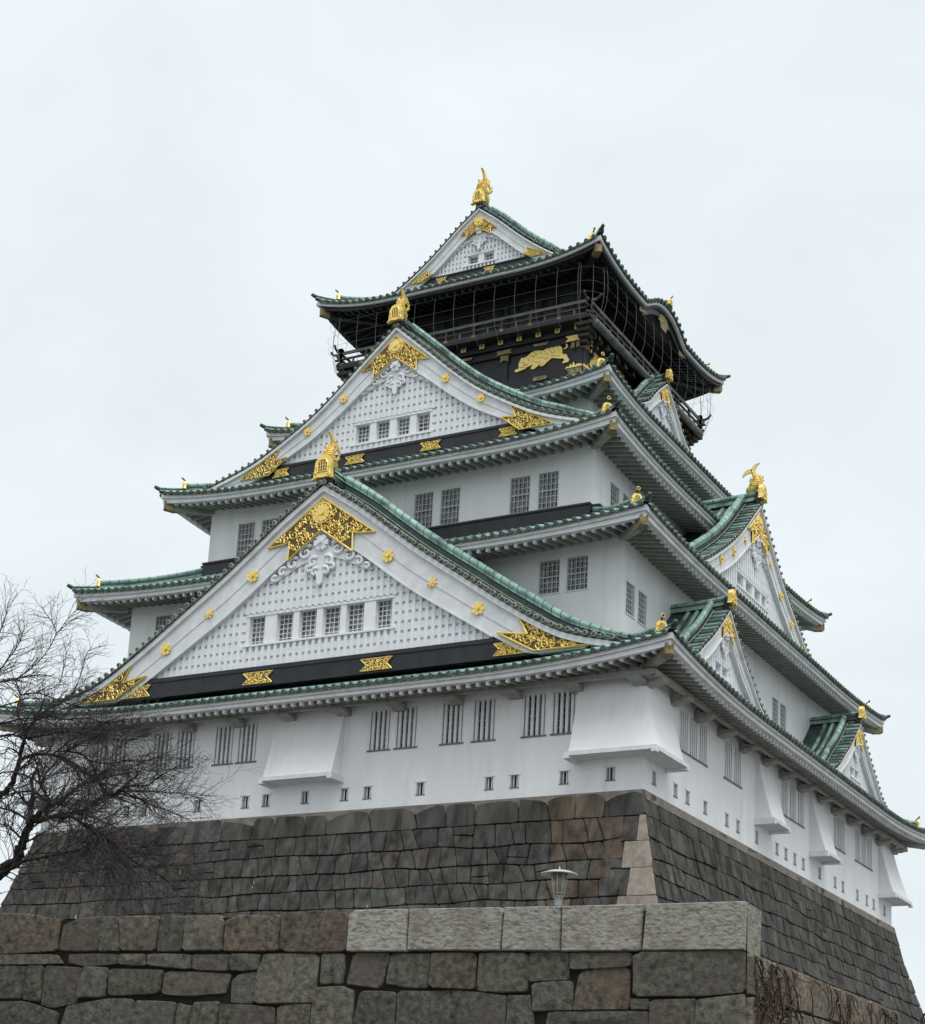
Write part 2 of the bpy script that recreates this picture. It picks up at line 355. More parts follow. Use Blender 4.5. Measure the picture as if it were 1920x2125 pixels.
def ridge_sweep(mb, path, side, wd, ht, mats=None, sec=None):
    """stepped ridge of stacked tiles along a path; side = horizontal vector across it"""
    loops = []
    for p in path:
        hq = ht[len(loops)] if isinstance(ht, list) else ht
        loops.append([(p[0] + side[0] * s * wd, p[1] + side[1] * s * wd, p[2] + h * hq) for s, h, _ in (sec or RIDGE)])
    SEC = sec or RIDGE; k = len(SEC)
    for j in range(k):
        j2 = (j + 1) % k
        m = SEC[j2][2]
        mb.sweep([[l[j], l[j2]] for l in loops], m, False, False, 9 <= j <= 12)
    # dark seams between the ridge covers
    run = 0.0
    for a, b, la, lb in zip(path, path[1:], loops, loops[1:]):
        d = math.dist(a, b); x = .5 - run
        while x < d:
            f0, f1 = x / d, min(1.0, (x + .035) / d); top = [j for j in range(k) if SEC[j][1] > .5]
            lp = []
            for f in (f0, f1):
                c0 = [lerp(a[i], b[i], f) for i in range(3)]
                row = []
                for j in top:
                    q = [lerp(la[j][i], lb[j][i], f) for i in range(3)]
                    row.append((c0[0] + (q[0] - c0[0]) * 1.05, c0[1] + (q[1] - c0[1]) * 1.05, c0[2] + (q[2] - c0[2]) * 1.012))
                lp.append(row)
            mb.sweep(lp, 'dgreen', False, False); x += .5
        run = (run + d) % .5
    mb.add(loops[0], [tuple(range(k))], 'dgreen'); mb.add(loops[-1], [tuple(range(k))[::-1]], 'dgreen')

def arch_poly(w, h):                              # demon-tile plate: flared feet, rounded top
    return [(-.62 * w, 0), (-.50 * w, .10 * h), (-.46 * w, .35 * h), (-.44 * w, .70 * h), (-.30 * w, .93 * h), (-.12 * w, h), (.12 * w, h), (.30 * w, .93 * h), (.44 * w, .70 * h), (.46 * w, .35 * h), (.50 * w, .10 * h), (.62 * w, 0), (.2 * w, .07 * h), (-.2 * w, .07 * h)]
def spiral(c, r, turns, a0, sgn, n=14):
    return [(c[0] + r * (1 - .85 * i / n) * math.cos(a0 + sgn * 2 * math.pi * turns * i / n), c[1] + r * (1 - .85 * i / n) * math.sin(a0 + sgn * 2 * math.pi * turns * i / n)) for i in range(n + 1)]
def inside(poly, x, y):
    c = False; k = len(poly)
    for i in range(k):
        x0, y0 = poly[i]; x1, y1 = poly[(i + 1) % k]
        if (y0 > y) != (y1 > y) and x < (x1 - x0) * (y - y0) / (y1 - y0) + x0: c = not c
    return c
def pdist(poly, x, y):
    b = 1e9; k = len(poly)
    for i in range(k):
        x0, y0 = poly[i]; x1, y1 = poly[(i + 1) % k]; dx, dy = x1 - x0, y1 - y0
        t = max(0, min(1, ((x - x0) * dx + (y - y0) * dy) / (dx * dx + dy * dy + 1e-12)))
        b = min(b, math.hypot(x - x0 - t * dx, y - y0 - t * dy))
    return b
def openwork(mb, poly, n0, size, seed, thick=0.05, border=True):
    """gilded scrollwork plate: dark ground, gold border and scrolls"""
    rnd = random.Random(seed)
    mb.prism(poly, n0, n0 + thick, 'plateback')
    k = len(poly); rr = size * 0.145; nn = n0 + thick + rr * .4
    if border:
        for i in range(k):
            a, b = poly[i], poly[(i + 1) % k]; mb.tube([(a[0], nn, a[1]), (b[0], nn, b[1])], rr * 1.05, 'gold', 4)
    x0, x1 = min(p[0] for p in poly), max(p[0] for p in poly); z0, z1 = min(p[1] for p in poly), max(p[1] for p in poly)
    pts = []
    for _ in range(900):
        x, z = rnd.uniform(x0, x1), rnd.uniform(z0, z1); r = size * rnd.uniform(.45, .9)
        if not inside(poly, x, z) or pdist(poly, x, z) < r * .55: continue
        if any(math.hypot(x - a, z - b) < (r + c) * .62 for a, b, c in pts): continue
        pts.append((x, z, r))
    for i, (x, z, r) in enumerate(pts):
        sp = spiral((x, z), r * .92, 1.25, rnd.uniform(0, 6.28), 1 if i % 2 else -1, 11)
        mb.tube([(u, nn, q) for u, q in sp], [rr * lerp(.9, .7, t / 11) for t in range(12)], 'gold', 4)
        for _ in range(2):
            a = rnd.uniform(0, 6.28); r2 = r * 1.15
            if inside(poly, x + r2 * math.cos(a), z + r2 * math.sin(a)):
                mb.tube([(x + r * .8 * math.cos(a), nn, z + r * .8 * math.sin(a)), (x + r * 1.05 * math.cos(a + .25), nn + rr * .3, z + r * 1.05 * math.sin(a + .25)), (x + r * 1.2 * math.cos(a + .6), nn, z + r * 1.2 * math.sin(a + .6))], [rr * .8, rr * 1.2, rr * .3], 'gold', 4)
def flower(mb, c, r, n0, m='gold', petals=7, th=0.07):
    mb.disc(c, r * .27, n0, n0 + th * 2.2, m, 10); mb.disc(c, r * .80, n0, n0 + .02, 'oldgold' if m == 'gold' else m, 14)
    for i in range(petals):
        a = 2 * math.pi * i / petals; ca, sa = math.cos(a), math.sin(a); pw = r * math.sin(math.pi / petals) * .74
        pl = []
        for rad, wd in ((.18, .2), (.5, .72), (.82, 1.0), (.97, .62), (.93, 0), (.97, -.62), (.82, -1.0), (.5, -.72), (.18, -.2)):
            pl.append((c[0] + r * rad * ca - pw * wd * sa, c[1] + r * rad * sa + pw * wd * ca))
        mb.prism(pl, n0, n0 + th * (1.0 if i % 2 else .85), m)
def maple(mb, c, r, n0, m='gold'):
    pl = []
    for i in range(14):
        a = math.pi / 2 + 2 * math.pi * i / 14; q = r if i % 2 == 0 else r * .48
        pl.append((c[0] + q * math.cos(a), c[1] + q * math.sin(a)))
    mb.prism(pl, n0, n0 + .05, m); mb.disc(c, r * .3, n0, n0 + .09, m, 8)

def demon_tile(mb, T, w, h, dp, stalk=True, flip=True):
    """gold ridge-end plate in the local frame T(u,n,z)"""
    mb.T = T; mb.flip = flip
    mb.prism(arch_poly(w, h), -dp, 0, 'gold')
    ip = [(-.26 * w, .30 * h), (-.27 * w, .62 * h), (-.17 * w, .80 * h), (.17 * w, .80 * h), (.27 * w, .62 * h), (.26 * w, .30 * h)]
    mb.prism(ip, 0, .015, 'plateback')
    for i in range(6): mb.tube([(ip[i][0], .02, ip[i][1]), (ip[(i + 1) % 6][0], .02, ip[(i + 1) % 6][1])], .035 * w, 'gold', 4)
    for q in (-.13, 0, .13): mb.tube([(q * w, .02, .3 * h), (q * w, .02, .78 * h)], .022 * w, 'gold', 4)
    for q in (.42, .56, .68): mb.tube([(-.25 * w, .02, q * h), (.25 * w, .02, q * h)], .022 * w, 'gold', 4)
    for s in (-1, 1):
        mb.tube([(u, .02, z) for u, z in spiral((s * .30 * w, .14 * h), .16 * w, 1.1, 1.57, -s, 10)], .04 * w, 'gold', 5)
        mb.disc((s * .37 * w, .5 * h), .05 * w, 0, .05, 'gold', 8)
    if stalk:
        mb.tube([(0, -.25 * h, h * .95), (0, 0, h * 1.18), (0, .22 * h, h * 1.36)], .085 * h, 'dgreen', 7)
        mb.tube([(.15 * h * math.cos(a), .23 * h, h * 1.37 + .15 * h * math.sin(a)) for a in [2 * math.pi * i / 12 for i in range(13)]], .035 * h, 'gold', 5)
        mb.disc((0, h * 1.37), .12 * h, .20 * h, .235 * h, 'dgreen', 10)

def fish(T, h, name='fish_ornament', **tg):
    """golden dolphin-fish finial, head low on the ridge, tail thrown up"""
    mb = MB(T, True)
    sp = [(-.26, -.02), (-.18, .12), (-.02, .26), (.06, .40), (.05, .54), (-.02, .66), (-.08, .76), (-.10, .86)]
    rx = [.10, .17, .19, .165, .14, .11, .075, .05]; ry = [.11, .19, .22, .19, .155, .12, .085, .04]
    loops = []
    for (n, z), a, b in zip(sp, rx, ry):
        loops.append([(a * h * math.cos(q), n * h + b * h * math.sin(q) * .9, z * h + b * h * math.sin(q) * -.25) for q in [2 * math.pi * i / 12 for i in range(12)]])
    mb.sweep(loops, 'gold', True, True, True)
    for i in range(2, 7):                         # overlapping belly plates and scales
        (n, z) = sp[i]; a, b = rx[i] * 1.06, ry[i] * 1.06
        for f in (0, .5):
            n2, z2 = lerp(n, sp[i + 1][0] if i < 7 else n, f), lerp(z, sp[i + 1][1], f); a2 = lerp(a, rx[i + 1] * 1.06, f); b2 = lerp(b, ry[i + 1] * 1.06, f)
            mb.tube([(a2 * h * math.cos(q), n2 * h + b2 * h * math.sin(q) * .9, z2 * h - b2 * h * .25 * math.sin(q) - .02 * h * math.cos(2 * q)) for q in [2 * math.pi * k / 14 for k in range(15)]], .02 * h, 'gold', 4)
    for s in (-1, 1):                             # pectoral fins and whisker fins
        mb.prism([(s * .15 * h, .24 * h), (s * .33 * h, .46 * h), (s * .28 * h, .34 * h), (s * .34 * h, .30 * h), (s * .25 * h, .22 * h)], -.10 * h, -.05 * h, 'gold')
        mb.prism([(s * .11 * h, .52 * h), (s * .24 * h, .68 * h), (s * .20 * h, .56 * h), (s * .13 * h, .46 * h)], -.06 * h, -.02 * h, 'gold')
        mb.disc((s * .10 * h, .18 * h), .04 * h, .14 * h, .20 * h, 'gold', 8)
    # dorsal spines, tail lobes (thin plates in the n-z plane)
    def fin(poly, t):
        k = len(poly); vs = [(-t, n * h, z * h) for n, z in poly] + [(t, n * h, z * h) for n, z in poly]
        mb.add(vs, [tuple(range(k)), tuple(range(k, 2 * k))[::-1]] + [(i, i + k, (i + 1) % k + k, (i + 1) % k) for i in range(k)], 'gold')
    fin([(-.12, .80), (-.05, .86), (.03, 1.02), (.14, 1.12), (-.02, 1.10), (-.14, .98), (-.18, .86)], .035 * h)
    fin([(-.10, .80), (-.14, .92), (-.30, .94), (-.44, .82), (-.50, .66), (-.36, .76), (-.22, .78)], .035 * h)
    fin([(.20, .34), (.32, .44), (.26, .50), (.30, .60), (.20, .58), (.17, .68), (.10, .62), (.16, .46)], .025 * h)
    fin([(-.14, .34), (-.26, .46), (-.22, .54), (-.14, .56), (-.08, .50)], .025 * h)
    return mb.build(name, keep, **tg)

# ------------------------------------------------------------------ windows, loopholes, bays
def bar_window(w, h):
    f = MB(); t = .06
    f.box((-w/2, .0, 0), (-w/2 + t, .24, h), 'trim'); f.box((w/2 - t, .0, 0), (w/2, .24, h), 'trim')
    f.box((-w/2 + t, .0, h - t), (w/2 - t, .24, h), 'trim'); f.box((-w/2 - .04, -.05, -.07), (w/2 + .04, .24, 0), 'sill')
    b = MB(); n = 4; st = (w - 2 * t) / n
    for i in range(n):
        x = -w/2 + t + st * (i + .5); b.box((x - .062, .02, 0), (x + .062, .13, h - t), 'trim')
    for i in range(1, 6): b.box((-w/2 + t, .16, h * i / 6 - .012), (w/2 - t, .185, h * i / 6 + .012), 'grille')
    for i in range(1, 6):
        x = -w/2 + w * i / 6; b.box((x - .01, .187, 0), (x + .01, .2, h - t), 'grille')
    p = MB(); p.box((-w/2 + t, .235, 0), (w/2 - t, .26, h - t), 'glass')
    return f, b, p
def grid_window(w, h, nx=5, nz=6):
    f = MB(); t = .05
    f.box((-w/2, -.02, 0), (-w/2 + t, .2, h), 'trim'); f.box((w/2 - t, -.02, 0), (w/2, .2, h), 'trim')
    f.box((-w/2 + t, -.02, h - t), (w/2 - t, .2, h), 'trim'); f.box((-w/2 - .03, -.04, -.06), (w/2 + .03, .2, 0), 'trim')
    b = MB()
    for i in range(1, nx):
        x = -w/2 + w * i / nx; b.box((x - .018, .05, 0), (x + .018, .09, h - t), 'grille')
    for i in range(1, nz):
        z = h * i / nz; q = .03 if i == nz // 2 else .016; b.box((-w/2 + t, .045, z - q), (w/2 - t, .092, z + q), 'grille')
    for i in range(1, nx * 2, 2):
        x = -w/2 + w * i / (nx * 2); b.box((x - .008, .12, 0), (x + .008, .135, h - t), 'grille')
    p = MB(); p.box((-w/2 + t, .17, 0), (w/2 - t, .2, h - t), 'glassb')
    return f, b, p
def loop_hole(w=.46, h=.6):
    f = MB(); t = .045
    f.box((-w/2, -.015, 0), (-w/2 + t, .2, h), 'trim'); f.box((w/2 - t, -.015, 0), (w/2, .2, h), 'trim')
    f.box((-w/2 - .06, -.035, h - t), (w/2 + .06, .2, h + .02), 'trim'); f.box((-w/2, -.03, -.04), (w/2, .2, 0), 'sill')
    b = MB()
    for x in (-.09, .07): b.box((x - .025, .1, 0), (x + .025, .14, h - t), 'trim')
    p = MB(); p.box((-w/2 + t, .25, 0), (w/2 - t, .28, h - t), 'glass')
    return f, b, p
_types = {}
def opening(kind, w, h, side, O, u, z, name):
    """place a window: first of its kind is built, later ones are copies with shared meshes"""
    key = (kind, round(w, 2), round(h, 2))
    p = Vector(SIDES[side](u, O, z)); rz = {'front': 0, 'right': R(90), 'back': R(180), 'left': R(-90)}[side]
    if key not in _types:
        f, b, g = {'bar': bar_window, 'grid': grid_window, 'loop': loop_hole}[kind](w, h)
        o = f.build(name, keep); b.build('window_bars' if kind != 'loop' else 'loophole_bars', o); g.build('window_pane' if kind != 'loop' else 'dark_opening', o)
        _types[key] = o
    else:
        s = _types[key]; o = s.copy(); col.objects.link(o); o.parent = keep
        for ch in s.children:
            c = ch.copy(); col.objects.link(c); c.parent = o
    o.location = p; o.rotation_euler = (0, 0, rz)
    return o
def wall_face(mb, side, L, O, z0, z1, holes, m='plaster', dp=.26):
    mb.T = SIDES[side]; mb.flip = True
    us = sorted({-L, L} | {h[0] for h in holes} | {h[1] for h in holes}); zs = sorted({z0, z1} | {h[2] for h in holes} | {h[3] for h in holes})
    for a, b in zip(us, us[1:]):
        for c, d in zip(zs, zs[1:]):
            um, zm = (a + b) / 2, (c + d) / 2
            if any(h[0] < um < h[1] and h[2] < zm < h[3] for h in holes): continue
            mb.add([(a, O, c), (b, O, c), (b, O, d), (a, O, d)], [(0, 1, 2, 3)], m)
    for a, b, c, d in holes:
        mb.add([(a, O, c), (b, O, c), (b, O, d), (a, O, d), (a, O - dp, c), (b, O - dp, c), (b, O - dp, d), (a, O - dp, d)],
               [(0, 4, 5, 1), (1, 5, 6, 2), (2, 6, 7, 3), (3, 7, 4, 0)], m)
WIN = {1: {'front': [], 'right': [], 'left': [], 'back': []}, 2: {s: [] for s in SIDES}, 3: {s: [] for s in SIDES}, 4: {s: [] for s in SIDES}}
for x in (-5.24, -3.90, 3.30, 4.68, 7.0, 8.56, 10.98, 12.36, -8.88, -7.49, -12.65, -11.45): WIN[1]['front'].append(('bar', x, 2.68, 1.12, 1.86))
for y in (-14.1, -13.0, -11.86, -8.7, -7.5, -.85, .42, 1.68, 7.7, 8.72, 11.65, 12.8, 13.95): WIN[1]['right'].append(('bar', y, 2.68, 1.06, 1.80))
for x in (-14.7, -10.67, -9.61, -6.45, -3.73, -2.58, -.44, 1.66, 2.86, 5.57, 8.95, 10.16, 12.48, 14.59): WIN[1]['front'].append(('loop', x, .50, .46, .58))
for y in (-17.2, -14.89, -13.53, -11.46, -8.79, -7.35, -4.81, -1.91, -.58, .77, 2.12, 4.8, 7.46, 8.85, 11.53, 13.35, 14.72, 16.94): WIN[1]['right'].append(('loop', y, .50, .46, .58))
for x in (10.19, 11.58): WIN[2]['front'] += [('grid', x, 9.92, 1.1, 1.6), ('grid', -x, 9.92, 1.1, 1.6)]
for y in (15.05, 13.7, 5.5, 4.24): WIN[2]['right'] += [('grid', y, 8.80, 1.0, 1.5), ('grid', -y, 8.80, 1.0, 1.5)]
for x in (1.92, 3.42, 7.23, 8.73): WIN[3]['front'] += [('grid', x, 15.13, 1.12, 1.86), ('grid', -x, 15.13, 1.12, 1.86)]
for y in (11.25, 9.8): WIN[3]['right'] += [('grid', y, 15.13, 1.06, 1.76), ('grid', -y, 15.13, 1.06, 1.76)]
ZW = {1: (0.0, 5.35), 2: (6.6, 12.3), 3: (13.6, 18.3), 4: (19.2, 23.4)}
for k in (1, 2, 3, 4):
    d = TIER[k]; mb = MB()
    for side in SIDES:
        L, O = (d['a'], d['b']) if side in ('front', 'back') else (d['b'], d['a'])
        hs = [(u - w_/2, u + w_/2, z, z + h) for kd, u, z, w_, h in WIN[k][side]]
        wall_face(mb, side, L, O, ZW[k][0], ZW[k][1], hs)
    mb.build('plaster_wall', keep)
    for side in ('front', 'right'):
        O = d['b'] if side == 'front' else d['a']
        for kd, u, z, w_, h in WIN[k][side]:
            opening(kd, w_, h, side, O, u, z, 'loophole' if kd == 'loop' else ('barred_window' if kd == 'bar' else 'grille_window'))

BAYP = [(.06, 4.95), (.14, 4.4), (.30, 3.6), (.50, 2.8), (.68, 2.15), (.86, 1.60)]
def bay_flat(side, O, u0, u1):
    T = SIDES[side]; mb = MB(T, True)
    mb.sweep([[(u0, O - .02, z), (u0, O + n, z), (u1, O + n, z), (u1, O - .02, z)] for n, z in BAYP], 'plaster', True, True)
    o = mb.build('stone_drop_bay', keep)
    l = MB(T, True); l.box((u0 - .12, O + .003, 1.42), (u1 + .12, O + .99, 1.598), 'trim')
    l.box((u0 - .16, O + .003, 1.30), (u0 + .10, O + 1.02, 1.418), 'trim'); l.box((u1 - .10, O + .003, 1.30), (u1 + .16, O + 1.02, 1.418), 'trim')
    l.build('bay_ledge', o)
bay_flat('front', 18.42, -2.25, 1.42)
bay_flat('right', 16.0, -5.0, -2.9); bay_flat('right', 16.0, 3.15, 5.25)
def bay_corner(sx, sy, lx, ly):
    a, b = 16.0, 18.42; mb = MB()
    def lp(n, z, g=0.0): return [(sx * (a - lx - g), sy * (b - .02), z), (sx * (a - lx - g), sy * (b + n), z), (sx * (a + n), sy * (b + n), z), (sx * (a + n), sy * (b - ly - g), z), (sx * (a - .02), sy * (b - ly - g), z), (sx * (a - .02), sy * (b - .02), z)]
    mb.sweep([lp(n, z) for n, z in BAYP], 'plaster', True, True)
    o = mb.build('stone_drop_bay', keep)
    l = MB(); l.sweep([lp(.99, 1.42, .12), lp(.99, 1.598, .12)], 'trim', True, True)
    for (x0, x1, y0, y1) in ((a - lx - .16, a - lx + .1, b + .003, b + 1.02), (a + .8, a + 1.02, b + .75, b + 1.02), (a + .003, a + 1.02, b - ly - .16, b - ly + .1)):
        xs = sorted((sx * x0, sx * x1)); ys = sorted((sy * y0, sy * y1)); l.box((xs[0], ys[0], 1.30), (xs[1], ys[1], 1.418), 'trim')
    l.build('bay_ledge', o)
bay_corner(1, -1, 2.95, 2.42); bay_corner(1, 1, 2.95, 2.6); bay_corner(-1, -1, 2.95, 2.42)

# ------------------------------------------------------------------ tier roofs
def corner_bits(k, d, dark=False):
    """hip ridges with gold end tiles, and hip rafters with gold caps"""
    A, B, z0, lift, rise, W = d['A'], d['B'], d['z'], d['lift'], d['rise'], d['W']
    def zh(w):
        s = min(w / W, 1); return z0 + .10 + lift * (1 - s) ** 1.5 + rise * (.72 * s + .28 * s * s)
    out_ = []
    orn = []
    ov = d.get('ov', OV)
    for sx in (1, -1):
        for sy in (-1, 1):
            hr = MB(); cap = MB(); out_.append((hr, cap))
            s2 = math.sqrt(.5); side = (sx * s2, -sy * s2)
            path = [(sx * (A - w_), sy * (B - w_), zh(w_)) for w_ in [lerp(W, .85, i / 10) for i in range(11)]]
            ridge_sweep(hr, path, side, .42, .50)
            path = [(sx * (A - w_), sy * (B - w_), zh(w_)) for w_ in [lerp(.85, -.06, i / 5) for i in range(6)]]
            ridge_sweep(hr, path, side, .30, .24)
            e = path[-1]; dx, dy = sx * s2, sy * s2
            hr.tube([(e[0] - dx * .2, e[1] - dy * .2, e[2] + .12), (e[0] + dx * .08, e[1] + dy * .08, e[2] + .18), (e[0] + dx * .26, e[1] + dy * .26, e[2] + .26)], [.12, .11, .09], 'dgreen', 7)
            w0 = .80; c = (sx * (A - w0), sy * (B - w0), zh(w0) + .14)
            def T(u, n, z, c=c, dx=dx, dy=dy, side=side): return (c[0] + side[0] * u + dx * n, c[1] + side[1] * u + dy * n, c[2] + z)
            orn.append((T, (sx * sy) > 0))
            # hip rafter
            def P(w_, z): return Vector((sx * (A - w_), sy * (B - w_), z))
            zc0, zc1 = z0 + lift - .42, z0 + lift * .35 - .30 + .2 * (ov - .35)
            hw = .17; sv = Vector((side[0], side[1], 0)) * hw
            def sec(w_, z, hgt): p = P(w_, z); return [p - sv - Vector((0, 0, hgt)), p + sv - Vector((0, 0, hgt)), p + sv, p - sv]
            cap.T = None
            cap.sweep([[tuple(q) for q in sec(ov - .1, zc1, .40)], [tuple(q) for q in sec(.55, zc0 - .08, .40)]], 'lacquer' if dark else 'rafter', True, True)
            sv = sv * 1.06
            cap.sweep([[tuple(q) for q in sec(.55, zc0 - .06, .44)], [tuple(q) for q in sec(.16, zc0 + .02, .44)]], 'oldgold', True, True)
    return out_, orn
roof_obj = {}
def make_roof(k, d, dark=False, bumps=None):
    tiles, fascia, soffit = MB(), MB(), MB()
    fn = {}
    for side in SIDES:
        L, O = (d['A'], d['B']) if side in ('front', 'back') else (d['B'], d['A'])
        fn[side] = eave_roof(k, L, O, side, d, dict(tiles=tiles, fascia=fascia, soffit=soffit), (bumps or {}).get(side), dark)
    r = tiles.build('tiled_roof', keep)
    fascia.build('eave_fascia', r); soffit.build('eave_rafters', r)
    prs, orn = corner_bits(k, d, dark)
    for hr, cap in prs: hr.build('hip_ridge', r); cap.build('hip_rafter', r)
    for T, fl in orn:
        m = MB(); demon_tile(m, T, .52, .50, .12, True, fl); m.build('gold_end_tile', r)
    roof_obj[k] = r; return fn
RF = {}
for k in (1, 2, 3, 4): RF[k] = make_roof(k, TIER[k])
T5 = dict(a=6.1, b=6.3, A=8.78, B=8.98, z=31.27, lift=.80, rise=1.32, W=2.68, ov=2.7, prof=P5, depth_right=8.78, depth_left=8.78, gable_y=6.45)
RF[5] = make_roof(5, T5, True, {'right': karahafu, 'left': karahafu})

# brackets and purlins under the eaves, flashing bands on the roofs
for k in (1,):
    d = TIER[k]; pm = MB()
    for side in SIDES:
        L, O = (d['a'], d['b']) if side in ('front', 'back') else (d['b'], d['a'])
        pm.T = SIDES[side]; pm.flip = True
        zt = RF[k]['front'][2](0, 2.0) - .19
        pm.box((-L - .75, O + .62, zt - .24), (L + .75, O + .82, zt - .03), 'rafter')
        n = int(2 * L / 2.75); st = 2 * (L - .1) / n
        for i in range(n + 1):
            u = -L + .1 + i * st
            prof = [(0, zt - .50), (.22, zt - .50), (.40, zt - .40), (.58, zt - .42), (.78, zt - .36), (.90, zt - .36), (.90, zt - .25), (0, zt - .25)]
            vs = [(u - .30, O + a, z) for a, z in prof] + [(u + .30, O + a, z) for a, z in prof]; q = len(prof)
            pm.add(vs, [tuple(range(q)), tuple(range(q, 2 * q))[::-1]] + [(j, j + q, (j + 1) % q + q, (j + 1) % q) for j in range(q)], 'rafter')
    pm.build('eave_brackets', keep)
FT = {1: .5, 2: .62, 3: .5}
for k in (1, 2, 3):
    d = TIER[k]; e = TIER[k + 1]; fb = MB(); zt = d['z'] + .1 + d['rise']
    for side in SIDES:
        L, O = (e['a'], e['b']) if side in ('front', 'back') else (e['b'], e['a'])
        fb.T = SIDES[side]; fb.flip = True
        fb.box((-L - .02, O + .004, zt - .22), (L + .02, O + .34, zt + FT[k]), 'black')
        fb.box((-L - .05, O + .341, zt + FT[k] - .12), (L + .05, O + .40, zt + FT[k] - .02), 'black')
    fb.build('roof_flashing', keep)

# ------------------------------------------------------------------ gables
FR = lambda c, g: (lambda u, n, z: (c + u, -g - n, z))
RT = lambda c, g: (lambda u, n, z: (g + n, c + u, z))
def gable(T, prof, s, bt, beam, wins, wz, depth, seed, rosettes=None, apex=None, foot=None, plates=None, slopes=True, end=(1.0, 1.2), has_fish=0, pitch=.42, dr=None, ridge_h=1.0, pend=True, barw=.35, label=None):
    pr = smooth_pts(prof, 36); U = pr[-1][0]; zap = pr[0][1]
    full = [(-u, z) for u, z in reversed(pr)] + pr[1:]
    zo = lambda u: interp(pr, abs(u))
    bth = (lambda u: interp(bt, abs(u)))
    zb = lambda u: max(zo(u) - bth(u), beam[0])
    t_off = .20 * max(s, .7)
    # --- roof body: sheet, tile rows, verge tiles, descending ridges
    m = MB(T, True)
    m.sweep([[(u, .22, z + t_off - .16), (u, .22, z + t_off), (u, -depth, z + t_off), (u, -depth, z + t_off - .16)] for u, z in full], 'dgreen', True, True, False)
    # arc length sampling
    arc = [0.0]
    for (a, b), (c, e) in zip(pr, pr[1:]): arc.append(arc[-1] + math.hypot(c - a, e - b))
    def at(l):
        for i in range(len(arc) - 1):
            if l <= arc[i + 1]:
                f = (l - arc[i]) / max(arc[i + 1] - arc[i], 1e-9); return (lerp(pr[i][0], pr[i + 1][0], f), lerp(pr[i][1], pr[i + 1][1], f))
        return pr[-1]
    vs_n0, vs_n1 = .40 * max(s, .7), -.75 * max(s, .6)
    r = .105 * max(s, .72); nv = int(arc[-1] / pitch)
    for sg in (-1, 1):
        for i in range(nv + 1):
            u, z = at(.12 + i * pitch); u *= sg; zz = z + t_off
            ring = [2 * math.pi * q / 8 for q in range(8)]
            m.sweep([[(u + r * math.cos(a), n, zz + r * math.sin(a)) for a in ring] for n in (vs_n0, vs_n1)], 'green' if i % 3 else 'tile', True, False, True)
            R1, R0 = r * 1.15, r * .70
            m.add([(u + R1 * math.cos(a), vs_n0 + .004, zz + R1 * math.sin(a)) for a in ring] + [(u + R0 * math.cos(a), vs_n0 + .02, zz + R0 * math.sin(a)) for a in ring] + [(u + R1 * math.cos(a), vs_n0 - .08, zz + R1 * math.sin(a)) for a in ring],
                  [(q, (q + 1) % 8, (q + 1) % 8 + 8, q + 8) for q in range(8)] + [((q + 1) % 8, q, q + 16, (q + 1) % 8 + 16) for q in range(8)], 'rim')
            m.add([(u + R0 * math.cos(a), vs_n0 + .008, zz + R0 * math.sin(a)) for a in ring], [tuple(range(8))], 'dgreen')
            if i < nv:
                u2, z2 = at(.12 + (i + 1) * pitch); u2 *= sg
                um, zm = (u + u2) / 2, (zz + z2 + t_off) / 2
                m.add([(u, vs_n0 - .06, zz - .02), (um, vs_n0 - .06, zm - .08), (u2, vs_n0 - .06, z2 + t_off - .02), (u, vs_n0 - .06, zz - .11), (um, vs_n0 - .06, zm - .17), (u2, vs_n0 - .06, z2 + t_off - .11)], [(0, 1, 4, 3), (1, 2, 5, 4)], 'tile')
        if slopes:
            nn = int((depth - 1.3) / .445)
            for i in range(max(nn, 0)):
                n = -1.3 * max(s, .7) - i * .445
                q = [(sg * u, z + t_off) for u, z in pr[::2]]
                m.sweep([[(u, n + TR * math.cos(a), z + TR * 1.15 * math.sin(a)) for a in (math.pi, math.pi * .75, math.pi * .5, math.pi * .25, 0)] for u, z in q], 'green', False, False, True)
    body = m.build('gable_roof', keep)
    rd = MB(T, True)
    dn = -1.0 * max(s, .62); w_, h_ = .44 * max(s, .62), 1.02 * max(s, .6)
    U2 = U if dr is None else dr
    for sg in (-1, 1):
        q = [(sg * u, dn, z + t_off + .03) for u, z in pr if .25 < u <= U2]
        ridge_sweep(rd, q, (0, 1), w_, [h_ * (1 - .5 * max(0, (abs(p[0]) / U2 - .72) / .28)) for p in q], None, DRIDGE)
        rd.tube([(p[0], dn + w_ * .5 + .06, p[2] + h_ * .20 * (1 - .5 * max(0, (abs(p[0]) / U2 - .72) / .28))) for p in q], .032 * max(s, .7), 'rim', 5)
    # main ridge and its gold end tile
    rh = .92 * ridge_h; rw = .62 * max(s, .55)
    n1 = .10
    ridge_sweep(rd, [(0, lerp(n1, -depth, i / 4), zap + t_off - .04 + (.10 * (1 - i / 4) ** 2)) for i in range(5)], (1, 0), rw, rh, {'green': 'green', 'dgreen': 'dgreen'})
    rd.prism([(-.62 * rw * 1.1, zap + t_off - .42 * s), (-.60 * rw, zap + t_off + rh * .9), (.60 * rw, zap + t_off + rh * .9), (.62 * rw * 1.1, zap + t_off - .42 * s)], n1 - .12, n1 + .12, 'black')
    for sg in (-1, 1): rd.tube([(u, n1 - .1, z) for u, z in spiral((sg * .62 * rw, zap + t_off + .02), .26 * s, 1.2, 1.57, sg, 12)], .075 * s, 'black', 5)
    rd.build('ridge', body)
    et = MB(); demon_tile(et, lambda u, n, z: T(u, n + n1 + .32, z + zap + t_off + .08), end[0], end[1], .22, has_fish == 0 and False, True)
    et.build('gold_end_tile', body)
